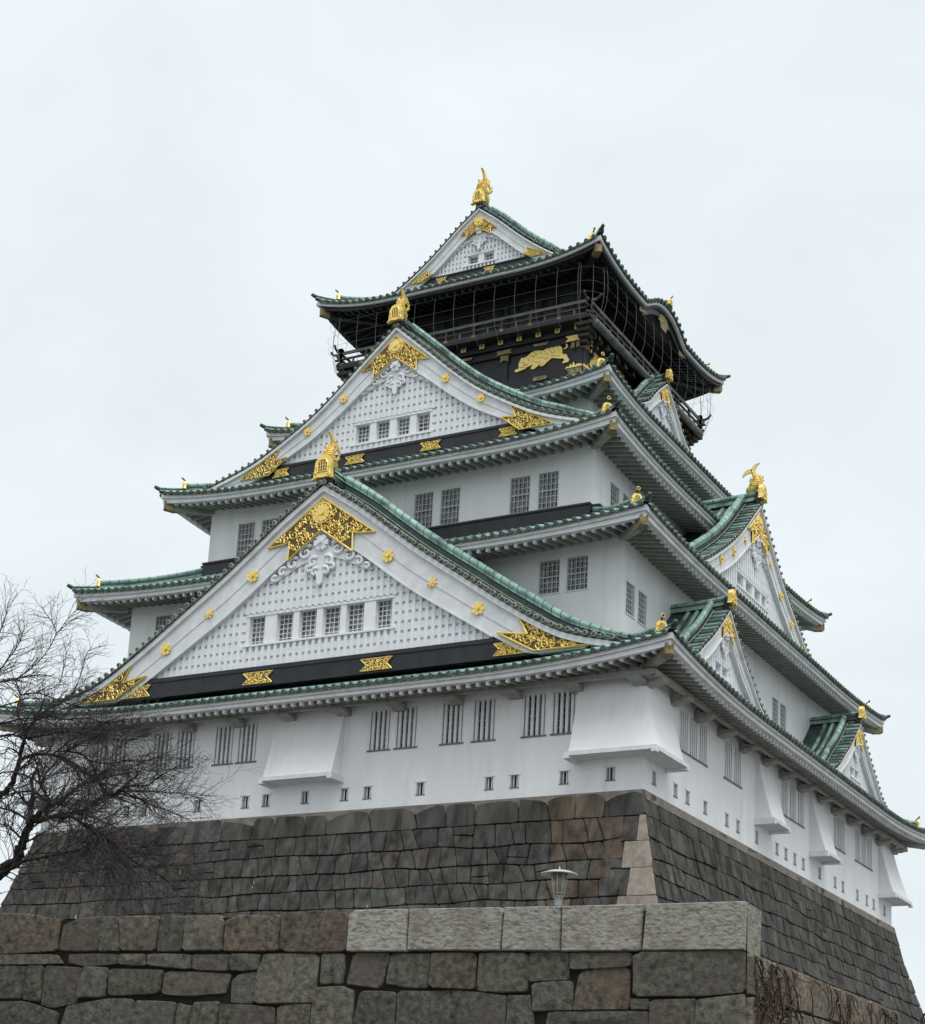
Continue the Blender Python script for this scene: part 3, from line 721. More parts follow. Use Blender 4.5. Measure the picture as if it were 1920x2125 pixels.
    if has_fish:
        fish(lambda u, n, z: T(u, n + n1 - .18, z + zap + t_off + rh * .98), has_fish)
    # --- bargeboards
    b = MB(T, True)
    mo = .30 * max(s, .62)
    b.sweep([[(u, -.25, z + t_off - .17 - mo * .0), (u, .24, z + t_off - .17), (u, .24, z - mo + .06), (u, -.25, z - mo + .06)] for u, z in full], 'trim', True, True)
    cut = [(u, z) for u, z in full if z - mo > beam[0] + .05]
    f = .52
    b.sweep([[(u, -.25, z - mo + .058), (u, .09, z - mo + .058), (u, .09, lerp(z - mo, zb(u), f)), (u, -.25, lerp(z - mo, zb(u), f))] for u, z in cut], 'trim', True, True)
    b.sweep([[(u, -.25, lerp(z - mo, zb(u), f) - .002), (u, .055, lerp(z - mo, zb(u), f) - .002), (u, .055, zb(u)), (u, -.25, zb(u))] for u, z in cut], 'trim', True, True)
    b.sweep([[(u, -.25, zb(u) - .002), (u, .12, zb(u) - .002), (u, .12, zb(u) - .07), (u, -.25, zb(u) - .07)] for u, z in cut if zb(u) > beam[1]], 'trim', True, True)
    b.build('bargeboard', body)
    # --- lattice panel with window strip
    p = MB(T, True)
    def uin(z):                                   # half width of the panel at height z
        lo, hi = 0.0, U
        if zb(0) <= z: return 0.0
        for _ in range(30):
            mid = (lo + hi) / 2
            if zb(mid) > z: lo = mid
            else: hi = mid
        return lo
    ub = uin(beam[1]); pts = [(-ub - .1, beam[1] - .1)] + [(u, zb(u) + .1) for u, z in full if abs(u) <= ub] + [(ub + .1, beam[1] - .1)]
    p.prism(pts, -.62, -.56, 'lattice')
    W0, W1 = (wins[0][0] - .14, wins[-1][1] + .14) if wins else (9, -9)
    Z0, Z1 = (wz[0] - .12, wz[1] + .12) if wz else (0, 0)
    bw = barw * .47
    k = int(2 * ub / barw); o0 = -k * barw / 2
    for i in range(k + 1):
        u = o0 + i * barw; zt = zb(u) + .06
        segs = [(beam[1] - .05, zt)]
        if wins and W0 - bw / 2 < u < W1 + bw / 2: segs = [(beam[1] - .05, Z0), (Z1, zt)]
        for a, c in segs:
            if c > a + .05: p.box((u - bw / 2, -.40, a), (u + bw / 2, -.10, c), 'lattice')
    z = beam[1] + .04; hs = barw * 1.28; hh = hs * .68
    while z < zb(0):
        uu = uin(z + hh * .4)
        if uu > .1:
            zt = z + hh
            if wins and z < Z1 and zt > Z0 and uu > W1:
                for a, c in ((-uu, W0), (W1, uu)):
                    if c > a: p.box((a, -.40, z), (c, -.15, zt), 'lattice')
            else: p.box((-uu, -.40, z), (uu, -.15, zt), 'lattice')
        z += hs
    if wins:
        p.box((W0, -.55, Z1 - .12), (W1, -.13, Z1), 'lattice'); p.box((W0 - .1, -.55, Z0), (W1 + .1, -.06, Z0 + .10), 'lattice')
        ed = [W0 - .02] + [x for w2 in wins for x in w2] + [W1 + .02]
        for a, c in zip(ed[0::2], ed[1::2]): p.box((a, -.55, Z0 + .101), (c, -.17, Z1 - .121), 'lattice')
    # boarding close behind the lattice, left open at the window strip
    hol = [(-ub - .1, ub + .1)] if not wins else [(-ub - .1, W0 + .02), (W1 - .02, ub + .1)]
    for a, c in hol:
        q = [(u, zb(u) + .08) for u, z in full if a < u < c]
        q = [(a, zb(a) + .08 if abs(a) < ub else beam[1])] + q + [(c, zb(c) + .08 if abs(c) < ub else beam[1])]
        p.prism([(a, beam[1] - .1)] + q + [(c, beam[1] - .1)], -.36, -.25, 'lattice')
    if wins:
        q = [(W0 + .02, Z1 - .02)] + [(u, zb(u) + .08) for u, z in full if W0 + .02 <= u <= W1 - .02]
        q = [(W0 + .02, Z1 - .02), (W0 + .02, zb(W0) + .08)] + [(u, zb(u) + .08) for u, z in full if W0 + .03 < u < W1 - .03] + [(W1 - .02, zb(W1) + .08), (W1 - .02, Z1 - .02)]
        p.prism(q, -.36, -.25, 'lattice'); p.box((W0 + .02, -.36, beam[1] - .1), (W1 - .02, -.25, Z0 + .02), 'lattice')
    p.build('lattice_panel', body)
    for a, c in wins:
        g = MB(T, True); h = Z1 - Z0 - .23; z0 = Z0 + .105
        g.box((a, -.545, z0), (c, -.52, z0 + h), 'glassb' if seed % 2 else 'glass')
        nx, nz = max(3, round((c - a) / .22)), max(3, round(h / .23))
        for i in range(0, nx + 1): x = lerp(a, c, i / nx); g.box((x - .016, -.47, z0), (x + .016, -.43, z0 + h), 'trim')
        for i in range(1, nz): zz = z0 + h * i / nz; g.box((a, -.475, zz - .016), (c, -.428, zz + .016), 'trim')
        g.build('gable_window', body)
    # --- black beam with gilded plates
    bm = MB(T, True); bu = uin(beam[0] + .02) if zb(U * .99) < beam[0] + .05 else U
    bu = min(max(bu, ub + .8), U - .2)
    zl = lambda u: min(beam[1], zo(u) - mo)
    bp_ = [(-ub - .02, beam[1]), (ub + .02, beam[1]), (ub + bth(ub) * 1.2, beam[0]), (-ub - bth(ub) * 1.2, beam[0])]
    bm.prism(bp_, -.5, -.02, 'black'); hb = beam[1] - beam[0]
    bm.box((-ub + .05, -.018, beam[1] - hb * .22), (ub - .05, .03, beam[1] - hb * .06), 'black')
    bm.build('black_beam', body)
    for c, wd in (plates or []):
        g = MB(T, True); z0, z1 = beam[0] + hb * .12, beam[0] + hb * .68
        poly = [(c - wd / 2, z0), (c + wd / 2, z0), (c + wd * .32, (z0 + z1) / 2), (c + wd / 2, z1), (c - wd / 2, z1), (c - wd * .32, (z0 + z1) / 2)]
        openwork(g, poly, .0, .17 * max(s, .5), seed + int(c * 10), .03); g.build('gilded_beam_plate', body)
    if apex:
        (za, ou, oz, iu, iz, ni) = apex
        half = [(ou, oz), (lerp(ou, iu, .80), lerp(oz, ni, .16)), (iu * .98, lerp(oz, ni, .34)), (iu, iz)]
        poly = [(0, za)] + half + [(0, ni)] + [(-u, z) for u, z in reversed(half)]
        g = MB(T, True); openwork(g, poly, .10, .30 * s, seed + 1)
        cz = lerp(za, ni, .48); flower(g, (0, cz), .46 * s, .16, 'gold', 12, .07)
        g.tube([(.50 * s * math.cos(a), .18, cz + .50 * s * math.sin(a)) for a in [2 * math.pi * i / 20 for i in range(21)]], .05 * s, 'gold', 5)
        g.build('gilded_apex_plate', body)
    if foot:
        for sg in (-1, 1):
            g = MB(T, True); openwork(g, [(sg * u, z) for u, z in foot], .09, .30 * s, seed + 7 + sg); g.build('gilded_corner_plate', body)
    for i, (u, z, kind) in enumerate(rosettes or []):
        g = MB(T, True)
        (flower if kind == 'f' else maple)(g, (u, z), .31 * s if kind == 'f' else .28 * s, .09); g.build('gilded_rosette', body)
    if pend:                                       # carved white pendant (gegyo) under the apex
        g = MB(T, True); zc = zb(0) - .05
        n0 = -.025
        poly = [(0, zc - .30 * s), (.62 * s, zc - .95 * s), (.70 * s, zc - 1.5 * s), (.36 * s, zc - 1.75 * s), (.42 * s, zc - 2.05 * s), (.16 * s, zc - 2.15 * s), (0, zc - 2.4 * s)]
        g.prism(poly + [(-u, z) for u, z in poly[-2:0:-1]], n0 - .06, n0, 'lattice')
        flower(g, (0, zc - .55 * s), .40 * s, n0, 'lattice', 6, .16)
        for sg in (-1, 1):
            for (du, dz, rr, tn) in ((.88, -.92, .40, 1.35), (.42, -1.45, .27, 1.2), (1.55, -1.38, .34, 1.2), (.30, -1.95, .22, 1.1), (2.1, -1.72, .24, 1.1), (.62, -1.78, .18, 1.0), (2.55, -2.02, .17, 1.0)):
                g.tube([(u, n0 + .03, z) for u, z in spiral((sg * du * s, zc + dz * s), rr * s, tn, 1.57 + sg * .8, -sg, 16)], [lerp(.10, .055, i / 16) * s for i in range(17)], 'lattice', 6)
            g.prism([(sg * .5 * s, zc - .75 * s), (sg * 1.3 * s, zc - 1.15 * s), (sg * 2.1 * s, zc - 1.62 * s), (sg * 2.85 * s, zc - 2.15 * s), (sg * 2.6 * s, zc - 2.2 * s), (sg * 1.9 * s, zc - 1.85 * s), (sg * 1.2 * s, zc - 1.5 * s), (sg * .5 * s, zc - 1.25 * s)], n0 - .06, n0 - .01, 'lattice')
        g.prism([(-.2 * s, zc - 2.0 * s), (.2 * s, zc - 2.0 * s), (.13 * s, zc - 2.5 * s), (0, zc - 2.62 * s), (-.13 * s, zc - 2.5 * s)], n0 - .05, n0 + .08, 'lattice')
        g.build('carved_pendant', body)
    return body

G1P = [(0, 15.35), (2.1, 13.95), (3.9, 12.55), (5.4, 11.42), (7.6, 9.9), (9.75, 8.42), (11.8, 7.15), (13.2, 6.55), (15.2, 6.02)]
gable(FR(0, 19.2), G1P, 1.0, [(0, 2.15), (5, 2.0), (9.7, 1.7), (15, 1.2)], (6.02, 6.98),
      [(-3.9, -3.0), (-2.35, -1.42), (-1.1, -.13), (.2, 1.17), (1.48, 2.44), (3.05, 3.92)], (8.13, 9.5), 5.6, 11,
      rosettes=[(-3.72, 11.42, 'f'), (-6.1, 9.85, 'm'), (-8.5, 8.35, 'f'), (3.72, 11.42, 'f'), (6.1, 9.85, 'm'), (8.5, 8.35, 'f')],
      apex=(14.78, 2.95, 12.68, 1.78, 11.92, 13.22), foot=[(10.4, 7.9), (14.25, 6.12), (11.3, 6.12), (9.5, 7.12), (10.95, 6.9)],
      plates=[(-3.03, 1.65), (3.4, 1.65), (-10.05, 1.5), (10.05, 1.5)], end=(1.0, 1.2), has_fish=1.56, ridge_h=.9)
G3P = [(0, 26.1), (1.97, 24.35), (3.44, 23.02), (5.02, 21.78), (7.3, 20.42), (8.77, 19.74), (10.6, 19.15), (12.4, 18.62)]
gable(FR(0, 13.92), G3P, .75, [(0, 1.65), (3.5, 1.25), (6.3, .95), (12, .7)], (18.98, 19.74),
      [(-2.28, -1.45), (-1.08, -.28), (.12, .9), (1.28, 2.05)], (20.2, 21.24), 5.4, 23,
      rosettes=[(-3.0, 22.72, 'f'), (-5.07, 21.27, 'f'), (3.0, 22.72, 'f'), (5.07, 21.27, 'f')],
      apex=(25.6, 1.98, 24.0, 1.27, 23.5, 24.45), foot=[(6.73, 20.62), (9.1, 19.22), (7.28, 19.22), (6.22, 20.05), (7.05, 19.93)],
      plates=[(-2.1, 1.15), (2.3, 1.15), (-6.6, 1.0), (6.6, 1.0)], end=(.8, .92), has_fish=1.38, ridge_h=.62, barw=.32)
G5P = [(0, 37.2), (1.2, 36.25), (2.45, 35.1), (3.4, 34.3), (4.35, 33.6), (5.2, 33.05), (6.1, 32.52)]
gable(FR(0, 6.3), G5P, .55, [(0, 1.0), (3, .95), (6, .6)], (33.12, 33.62), [(-.74, -.1), (.24, .88)], (33.98, 34.55), 6.4, 31,
      apex=(36.72, 1.15, 35.78, .78, 35.48, 35.95), foot=[(3.1, 34.05), (4.35, 33.42), (3.5, 33.42), (2.75, 33.78), (3.1, 33.72)],
      plates=[(-2.3, .7), (.75, .7)], slopes=False, end=(.74, .85), has_fish=1.72, ridge_h=.55, barw=.24, dr=5.9)
GRP = [(0, 19.7), (.8, 18.98), (2.2, 17.68), (3.45, 16.62), (4.85, 15.62), (6.6, 14.52), (7.6, 13.95), (9.2, 13.2), (10.6, 12.75)]
gable(RT(0, 14.15), GRP, .75, [(0, 1.6), (3, 1.35), (6, 1.1), (11, .8)], (12.75, 13.4), [(-2.4, -1.5), (-1.1, -.2), (.2, 1.0), (1.3, 1.9)], (14.5, 15.2), 3.0, 43,
      rosettes=[(-3.6, 15.8, 'f'), (3.6, 15.8, 'f'), (-5.4, 14.75, 'f'), (5.4, 14.75, 'f'), (1.95, 17.0, 'm'), (-1.95, 17.0, 'm')],
      apex=(19.2, 1.7, 17.75, 1.1, 17.15, 18.0), foot=[(7.0, 14.0), (9.0, 12.85), (7.6, 12.85), (6.4, 13.6), (7.0, 13.5)], end=(.78, .88), has_fish=1.5, ridge_h=.62, barw=.32)
GAP = [(0, 10.25), (1.04, 9.25), (1.7, 8.65), (2.35, 8.12), (2.95, 7.70), (4.05, 6.85), (5.0, 6.4)]
for c, sd in ((-10.3, 53), (10.3, 61)):
    gable(RT(c, 16.4), GAP, .5, [(0, .95), (2, .85), (5, .6)], (5.95, 6.3), [(-.75, -.1), (.1, .75)], (7.1, 7.62), 2.75, sd,
          apex=(9.9, .95, 9.15, .62, 8.75, 9.25), end=(.6, .72), ridge_h=.5, barw=.22)
G4P = [(0, 27.75), (.95, 27.02), (1.7, 26.35), (2.42, 25.65), (3.4, 25.1), (4.3, 24.7)]
gable(RT(0, 8.65), G4P, .45, [(0, .85), (2, .75), (5, .6)], (24.0, 24.3), [], None, 1.8, 71, apex=(27.45, .8, 26.85, .5, 26.5, 26.9), end=(.5, .6), ridge_h=.45, barw=.2)
# closing wall behind the far end of the top roof
cl = MB(); cl.prism([(u, z - .12) for u, z in P5 if u < 6.3] + [(-u, z - .12) for u, z in reversed(P5) if u < 6.3], 6.0, 6.2, 'plaster'); cl.build('gable_wall', keep)

# ------------------------------------------------------------------ black top storey, balcony, net
bw_ = MB()
for side in SIDES:
    L, O = (6.95, 6.9) if side in ('front', 'back') else (6.9, 6.95)
    bw_.T = SIDES[side]; bw_.flip = True
    bw_.add([(-L, O, 24.4), (L, O, 24.4), (L, O, 28.2), (-L, O, 28.2)], [(0, 1, 2, 3)], 'lacquer')
    bw_.box((-L - .08, O + .002, 24.9), (L + .08, O + .13, 25.85), 'lacquer')
    bw_.box((-L - .1, O + .002, 27.35), (L + .1, O + .16, 27.72), 'lacquer')
    bw_.box((-L - .3, O + .002, 27.74), (L + .3, O + .36, 27.98), 'lacquer')
    for u in (-L + .12, -2.4, 2.4, L - .12): bw_.box((u - .16, O + .003, 25.86), (u + .16, O + .10, 27.34), 'lacquer')
bw_.build('black_wall', keep)
uw = MB()
for side in SIDES:
    L, O = (6.1, 6.3) if side in ('front', 'back') else (6.3, 6.1)
    uw.T = SIDES[side]; uw.flip = True
    uw.add([(-L, O, 28.3), (L, O, 28.3), (L, O, 31.9), (-L, O, 31.9)], [(0, 1, 2, 3)], 'lacquer')
    for i in range(7):
        u = -L + .1 + i * (2 * L - .2) / 6; uw.box((u - .14, O + .002, 28.36), (u + .14, O + .14, 31.8), 'lacquer')
    uw.box((-L, O + .003, 30.6), (L, O + .2, 30.95), 'lacquer'); uw.box((-L, O + .003, 29.25), (L, O + .12, 29.4), 'lacquer')
    for i in range(6):
        a = -L + .1 + i * (2 * L - .2) / 6 + .2; b_ = a + (2 * L - .2) / 6 - .4
        uw.add([(a, O + .006, 29.42), (b_, O + .006, 29.42), (b_, O + .006, 30.58), (a, O + .006, 30.58)], [(0, 1, 2, 3)], 'glass')
uw.build('upper_black_wall', keep)
# balcony
bal = MB(); bal.box((-7.85, -7.95, 28.13), (7.85, 7.95, 28.32), 'lacquer'); bal.box((-7.15, -7.2, 27.985), (7.15, 7.2, 28.128), 'lacquer')
fit = MB()
for side in SIDES:
    L, O = (7.85, 7.95) if side in ('front', 'back') else (7.95, 7.85)
    for mb in (bal, fit): mb.T = SIDES[side]; mb.flip = True
    n = 14
    for i in range(n):
        u = -6.85 + i * 13.7 / (n - 1) + (.0)
        bal.box((u - .12, 6.6, 27.99), (u + .12, O - .55, 28.15), 'lacquer') if False else None
for side in ('front', 'right', 'left'):
    L = 7.3
    for mb in (bal,): mb.T = SIDES[side]; mb.flip = True
    for i in range(13):
        u = -6.8 + i * 1.1333
        bal.box((u - .13, 6.8, 27.86), (u + .13, 7.34, 28.12), 'lacquer')
balo = bal.build('balcony', keep)
for side in ('front', 'right', 'left'):
    for i in range(13):
        g = MB(SIDES[side], True); u = -6.8 + i * 1.1333
        g.box((u - .15, 7.342, 27.90), (u + .15, 7.375, 28.16), 'goldflat'); g.disc((u, 28.03), .07, 7.376, 7.40, 'oldgold', 8)
        g.build('gilded_joist_cap', balo)
# railing: posts, rails, upturned corner ends
rl = MB()
for side in SIDES:
    L, O = (7.7, 7.8) if side in ('front', 'back') else (7.8, 7.7)
    rl.T = SIDES[side]; rl.flip = True
    for z, q, e in ((28.42, .07, .25), (28.78, .05, .35), (29.12, .055, .42)):
        rl.box((-L - e, O - q, z - q), (L + e, O + q, z + q), 'wood' if z < 28.9 else 'pipe')
        for sg in (-1, 1):
            if z > 28.9: rl.tube([(sg * (L + e - .1), O, z), (sg * (L + e + .10), O, z + .05), (sg * (L + e + .20), O, z + .15), (sg * (L + e + .26), O, z + .27)], [.06, .065, .075, .06], 'wood', 6)
    for i in range(10):
        u = -L + i * 2 * L / 9; rl.box((u - .07, O - .07, 28.32), (u + .07, O + .07, 29.20 if i in (0, 9) else 29.06), 'wood')
        rl.box((u - .11, O + .071, 28.36), (u + .11, O + .10, 28.50), 'oldgold')
        if i < 9: rl.box((u + L / 9 - .045, O - .045, 28.32), (u + L / 9 + .045, O + .045, 28.78), 'pipe')
    for sg in (-1, 1): rl.box((sg * L - .12, O - .12, 29.08), (sg * L + .12, O + .12, 29.42), 'wood')
    rl.tube([(-L, O + .05, 29.2), (L, O + .05, 29.2)], .022, 'wire', 5)
rl.build('railing', balo)
pp = MB()
pp.tube([(7.98, -7.65, 27.92), (7.98, -.45, 27.92), (7.98, -.2, 27.96), (8.05, .05, 28.15)], [.21, .21, .2, .06], 'pipe', 12)
pp.tube([(7.98, .1, 27.92), (7.98, 7.2, 27.92)], .21, 'pipe', 12)
pp.build('balcony_pipe', balo)
for sx, sy in ((1, -1), (-1, -1), (1, 1)):
    cb = MB()
    for j in range(5):
        z = 26.9 + j * .24; o = .15 + j * .19
        x0, x1 = sorted((sx * 6.9, sx * (6.97 + o))); y0, y1 = sorted((sy * 6.85, sy * (6.92 + o)))
        cb.box((x0, y0, z), (x1, y1, z + .16), 'wood')
    cb.build('corner_bracket', balo)
    for t in range(5):
        cb = MB(); y = sy * (6.6 - t * .75)
        for j in range(3):
            z = 27.0 + j * .3; xx = sorted((sx * 6.9, sx * (7.1 + j * .22))); cb.box((xx[0], y - .10, z), (xx[1], y + .10, z + .17), 'wood')
            e = sx * (7.1 + j * .22); ee = sorted((e, e + sx * .03)); cb.box((ee[0], y - .09, z + .01), (ee[1], y + .09, z + .16), 'oldgold')
        cb.build('bracket_arm', balo)

# protective net of bent rods
nt_ = MB()
PROF = [(.60, 31.02), (.68, 30.4), (.70, 29.7), (.64, 29.0), (.46, 28.4), (.20, 27.98), (-.05, 27.75)]
def netpt(u, side, k): return None
for side in SIDES:
    L, O = (7.85, 7.95) if side in ('front', 'back') else (7.95, 7.85)
    nt_.T = SIDES[side]; nt_.flip = True
    n = 13
    for i in range(n):
        u = -7.4 + i * 14.8 / (n - 1)
        nt_.tube([(u, O + o, z) for o, z in PROF], .0095, 'wire', 4)
nt_.T = None; nt_.flip = False
def rrect(A, B, r, z):
    pts = []
    for cx, cy, a0 in ((A - r, B - r, 0), (-A + r, B - r, 90), (-A + r, -B + r, 180), (A - r, -B + r, 270)):
        for j in range(7):
            a = R(a0 + j * 15); pts.append((cx + r * math.cos(a), cy + r * math.sin(a), z))
    return pts + [pts[0]]
for z, o in ((30.7, .64), (29.85, .70), (29.25, .67), (28.2, .35)): nt_.tube(rrect(7.85 + o, 7.95 + o, 1.0, z), .007, 'wire', 4)
for cx, cy, a0 in ((6.85, 6.95, 0), (-6.85, 6.95, 90), (-6.85, -6.95, 180), (6.85, -6.95, 270)):
    for a in (22, 45, 68):
        q = R(a0 + a); nt_.tube([(cx + (1.0 + o) * math.cos(q), cy + (1.0 + o) * math.sin(q), z) for o, z in PROF], .012, 'wire', 4)
nt_.build('safety_net', balo)
# gilded tigers and fittings on the black wall
TIGER = [(2.98, 26.38), (3.09, 26.47), (3.25, 26.49), (3.22, 26.71), (3.26, 26.85), (3.34, 27.03), (3.38, 27.09), (3.48, 27.05), (3.72, 27.1), (3.97, 27.29), (4.17, 27.35), (4.39, 27.33), (4.68, 27.26), (4.9, 27.38), (5.12, 27.45), (5.32, 27.5), (5.51, 27.47), (5.67, 27.35), (5.77, 27.2), (5.81, 27.0), (5.82, 26.83), (6.06, 26.77), (6.15, 26.55), (6.24, 26.42), (6.17, 26.31), (5.84, 26.28), (5.86, 26.39), (5.98, 26.45), (5.83, 26.58), (5.66, 26.6), (5.41, 26.67), (5.21, 26.73), (5.04, 26.63), (4.88, 26.5), (4.72, 26.38), (4.54, 26.36), (4.51, 26.45), (4.64, 26.53), (4.46, 26.47), (4.27, 26.36), (4.16, 26.28), (3.97, 26.32), (3.99, 26.45), (4.12, 26.52), (3.98, 26.55), (3.75, 26.48), (3.58, 26.38), (3.39, 26.36), (3.1, 26.3)]
TAIL = [(5.46, 27.45), (5.63, 27.45), (5.8, 27.41), (5.95, 27.42), (6.06, 27.33), (6.08, 27.21), (5.99, 27.13), (5.85, 27.13)]
STRIPES = [[(4.11, 27.29), (4.29, 27.17), (4.18, 27.05), (3.98, 27.04)], [(3.95, 27.18), (4.13, 26.98), (4.11, 26.79), (4.31, 26.67), (4.59, 26.64)], [(4.45, 27.28), (4.6, 27.16), (4.55, 27.09)], [(4.9, 27.34), (5.04, 27.29), (5.14, 27.08), (5.31, 26.99)], [(5.12, 27.39), (5.27, 27.3), (5.33, 27.1), (5.5, 27.01)], [(5.35, 27.43), (5.46, 27.32), (5.53, 27.14), (5.7, 27.05)], [(4.76, 27.24), (4.83, 27.09), (4.97, 27.0)], [(5.17, 26.88), (5.43, 26.8), (5.71, 26.75)], [(3.39, 26.79), (3.51, 26.8), (3.63, 26.72)], [(3.46, 26.64), (3.57, 26.65), (3.68, 26.73)], [(3.73, 26.98), (3.84, 26.92), (3.79, 26.8)], [(3.29, 26.56), (3.46, 26.51), (3.63, 26.55)], [(4.7, 26.78), (4.87, 26.75), (5.01, 26.86)], [(4.3, 26.92), (4.58, 26.85), (4.7, 26.89)]]
def tiger(T, c, flip):
    m = MB(T, True); f = lambda q: (c + flip * (q[0] - 4.5), q[1])
    m.prism([f(q) for q in TIGER], .0, .08, 'goldflat')
    for l in STRIPES:
        k = len(l); m.tube([(f(q)[0], .085, f(q)[1]) for q in l], [.018 + .022 * math.sin(math.pi * i / (k - 1)) for i in range(k)], 'goldflat', 5)
    m.tube([(f(q)[0], .045, f(q)[1]) for q in TAIL], [.075, .07, .065, .065, .065, .06, .055, .03], 'goldflat', 6)
    for q in ((3.66, 26.62), (3.78, 26.60)): m.disc(f(q), .03, .08, .10, 'plateback', 6)
    return m.build('gilded_tiger', keep)
off = lambda side, d: (lambda u, n, z: SIDES[side](u, n + d, z))
tiger(off('front', 6.905), 4.5, 1); tiger(off('front', 6.905), -4.5, -1)
tiger(off('right', 6.955), -4.4, -1)
class _F:
    T = None; flip = True
    def prism(s, *a):
        m = MB(s.T, True); m.prism(*a); m.build('gilded_fitting', keep)
fg = _F()
for side in ('front', 'right', 'left'):
    fg.T = SIDES[side]; fg.flip = True
    for u in (-2.4, 2.4):
        fg.prism([(u - .5, 27.66), (u + .5, 27.66), (u + .36, 27.54), (u + .5, 27.42), (u - .5, 27.42), (u - .36, 27.54)], 7.115, 7.15, 'oldgold')
        fg.prism([(u - .24, 27.36), (u + .24, 27.36), (u + .24, 26.98), (u, 27.1), (u - .24, 26.98)], 7.06, 7.09, 'oldgold')
    for u in (-4.6, 4.6, 0):
        fg.prism([(u - .45, 27.64), (u + .45, 27.64), (u + .38, 27.48), (u - .38, 27.48)], 7.115, 7.15, 'oldgold')
        fg.prism([(u - .42, 25.62), (u - .34, 25.72), (u + .34, 25.72), (u + .42, 25.62), (u + .34, 25.5), (u - .34, 25.5)], 7.09, 7.12, 'oldgold')
    for sg in (-1, 1):
        e = sg * 7.0
        fg.prism([(e + sg * .1, 27.70), (e - sg * .95, 27.70), (e - sg * .78, 27.54), (e - sg * .95, 27.38), (e + sg * .1, 27.38)], 7.12, 7.155, 'goldflat')
        for a in (.12, .42): fg.prism([(e - sg * a, 27.34), (e - sg * (a + .22), 27.34), (e - sg * (a + .22), 26.95), (e - sg * (a + .11), 27.04), (e - sg * a, 26.95)], 7.07, 7.10, 'oldgold')
        fg.prism([(e + sg * .04, 25.86), (e - sg * .95, 25.86), (e - sg * .80, 25.96), (e - sg * .70, 25.92), (e - sg * .62, 26.1), (e - sg * .54, 25.94), (e - sg * .44, 26.18), (e - sg * .34, 25.94), (e - sg * .22, 26.02), (e + sg * .04, 25.98)], 7.07, 7.13, 'goldflat')
        fg.prism([(e + sg * .06, 25.4), (e - sg * .9, 25.4), (e - sg * .7, 25.6), (e - sg * .9, 25.8), (e + sg * .06, 25.8)], 7.10, 7.14, 'oldgold')
# curved front gable over the side eaves of the top roof: ridge, gold end, black boards with gold
for sd in (1, -1):
    T = (lambda u, n, z, sd=sd: (sd * n, sd * u, z)); k = MB(T, True)
    ridge_sweep(k, [(0, lerp(8.95, 4.6, i / 4), 32.48 + .03 * i) for i in range(5)], (1, 0), .34, .40)
    N = 24; lp = []
    for i in range(N + 1):
        u = -2.9 + 5.8 * i / N; z = 31.0 + karahafu(u); lp.append([(u, 8.40, z - .42), (u, 8.52, z - .42), (u, 8.52, z), (u, 8.40, z)])
    k.sweep(lp, 'black', True, True)
    ko = k.build('curved_gable', keep)
    g = MB(); demon_tile(g, lambda u, n, z, T=T: T(u, n + 8.98, z + 32.5), .42, .40, .14, True, True); g.build('gold_end_tile', ko)
    for u0, u1 in ((-3.3, -2.3), (2.3, 3.3)):
        g = MB(T, True); g.prism([(u0, 30.62), (u1, 30.62 + .25), (u1, 31.0), (u0, 30.92)], 8.53, 8.56, 'oldgold'); g.build('gilded_gable_end', ko)
    g = MB(T, True); g.prism([(-.75, 31.4), (.75, 31.4), (.45, 31.86), (0, 31.95), (-.45, 31.86)], 8.53, 8.56, 'oldgold'); g.prism([(-.35, 31.05), (.35, 31.05), (.5, 31.402), (-.5, 31.402)], 8.53, 8.555, 'oldgold')
    g.build('gilded_gable_crest', ko)

# ------------------------------------------------------------------ masonry
RND = (.03, .10)
def stone(mb, poly, P, raise_, m, color, rnd, gap=.014, bev=.032, rf=None):
    """one stone: poly in wall coordinates (u,z); P(u,z,out) -> world"""
    k = len(poly)
    cx = sum(p[0] for p in poly) / k; cz = sum(p[1] for p in poly) / k
    pts = []
    for i in range(k):                            # round the corners, break the edges
        a, b, c = poly[i - 1], poly[i], poly[(i + 1) % k]
        f = rnd.uniform(*(rf or RND))
        pts.append((lerp(b[0], a[0], f), lerp(b[1], a[1], f))); pts.append((lerp(b[0], c[0], f), lerp(b[1], c[1], f)))
        mx_, mz_ = lerp(b[0], c[0], .5), lerp(b[1], c[1], .5)
        pts.append((mx_ + rnd.uniform(-.012, .012), mz_ + rnd.uniform(-.012, .012)))
    def shrink(d):
        res = []
        for x, z in pts:
            L = math.hypot(x - cx, z - cz) or 1; q = max(0, L - d) / L; res.append((cx + (x - cx) * q, cz + (z - cz) * q))
        return res
    k = len(pts)
    o0 = shrink(gap); o1 = shrink(gap + bev * .35); o2 = shrink(gap + bev)
    tx, tz = rnd.uniform(-.045, .045), rnd.uniform(-.05, .05)
    vs = [P(x, z, -.12) for x, z in o0] + [P(x, z, raise_ * .62) for x, z in o1] + [P(x, z, raise_ + tx * (x - cx) + tz * (z - cz)) for x, z in o2] + [P(cx, cz, raise_ + rnd.uniform(0, .03))]
    fs = []
    for r_ in (0, 1):
        for i in range(k): fs.append((r_ * k + i, r_ * k + (i + 1) % k, (r_ + 1) * k + (i + 1) % k, (r_ + 1) * k + i))
    for i in range(k): fs.append((2 * k + i, 2 * k + (i + 1) % k, 3 * k))
    mb.add(vs, fs, m, False, color)
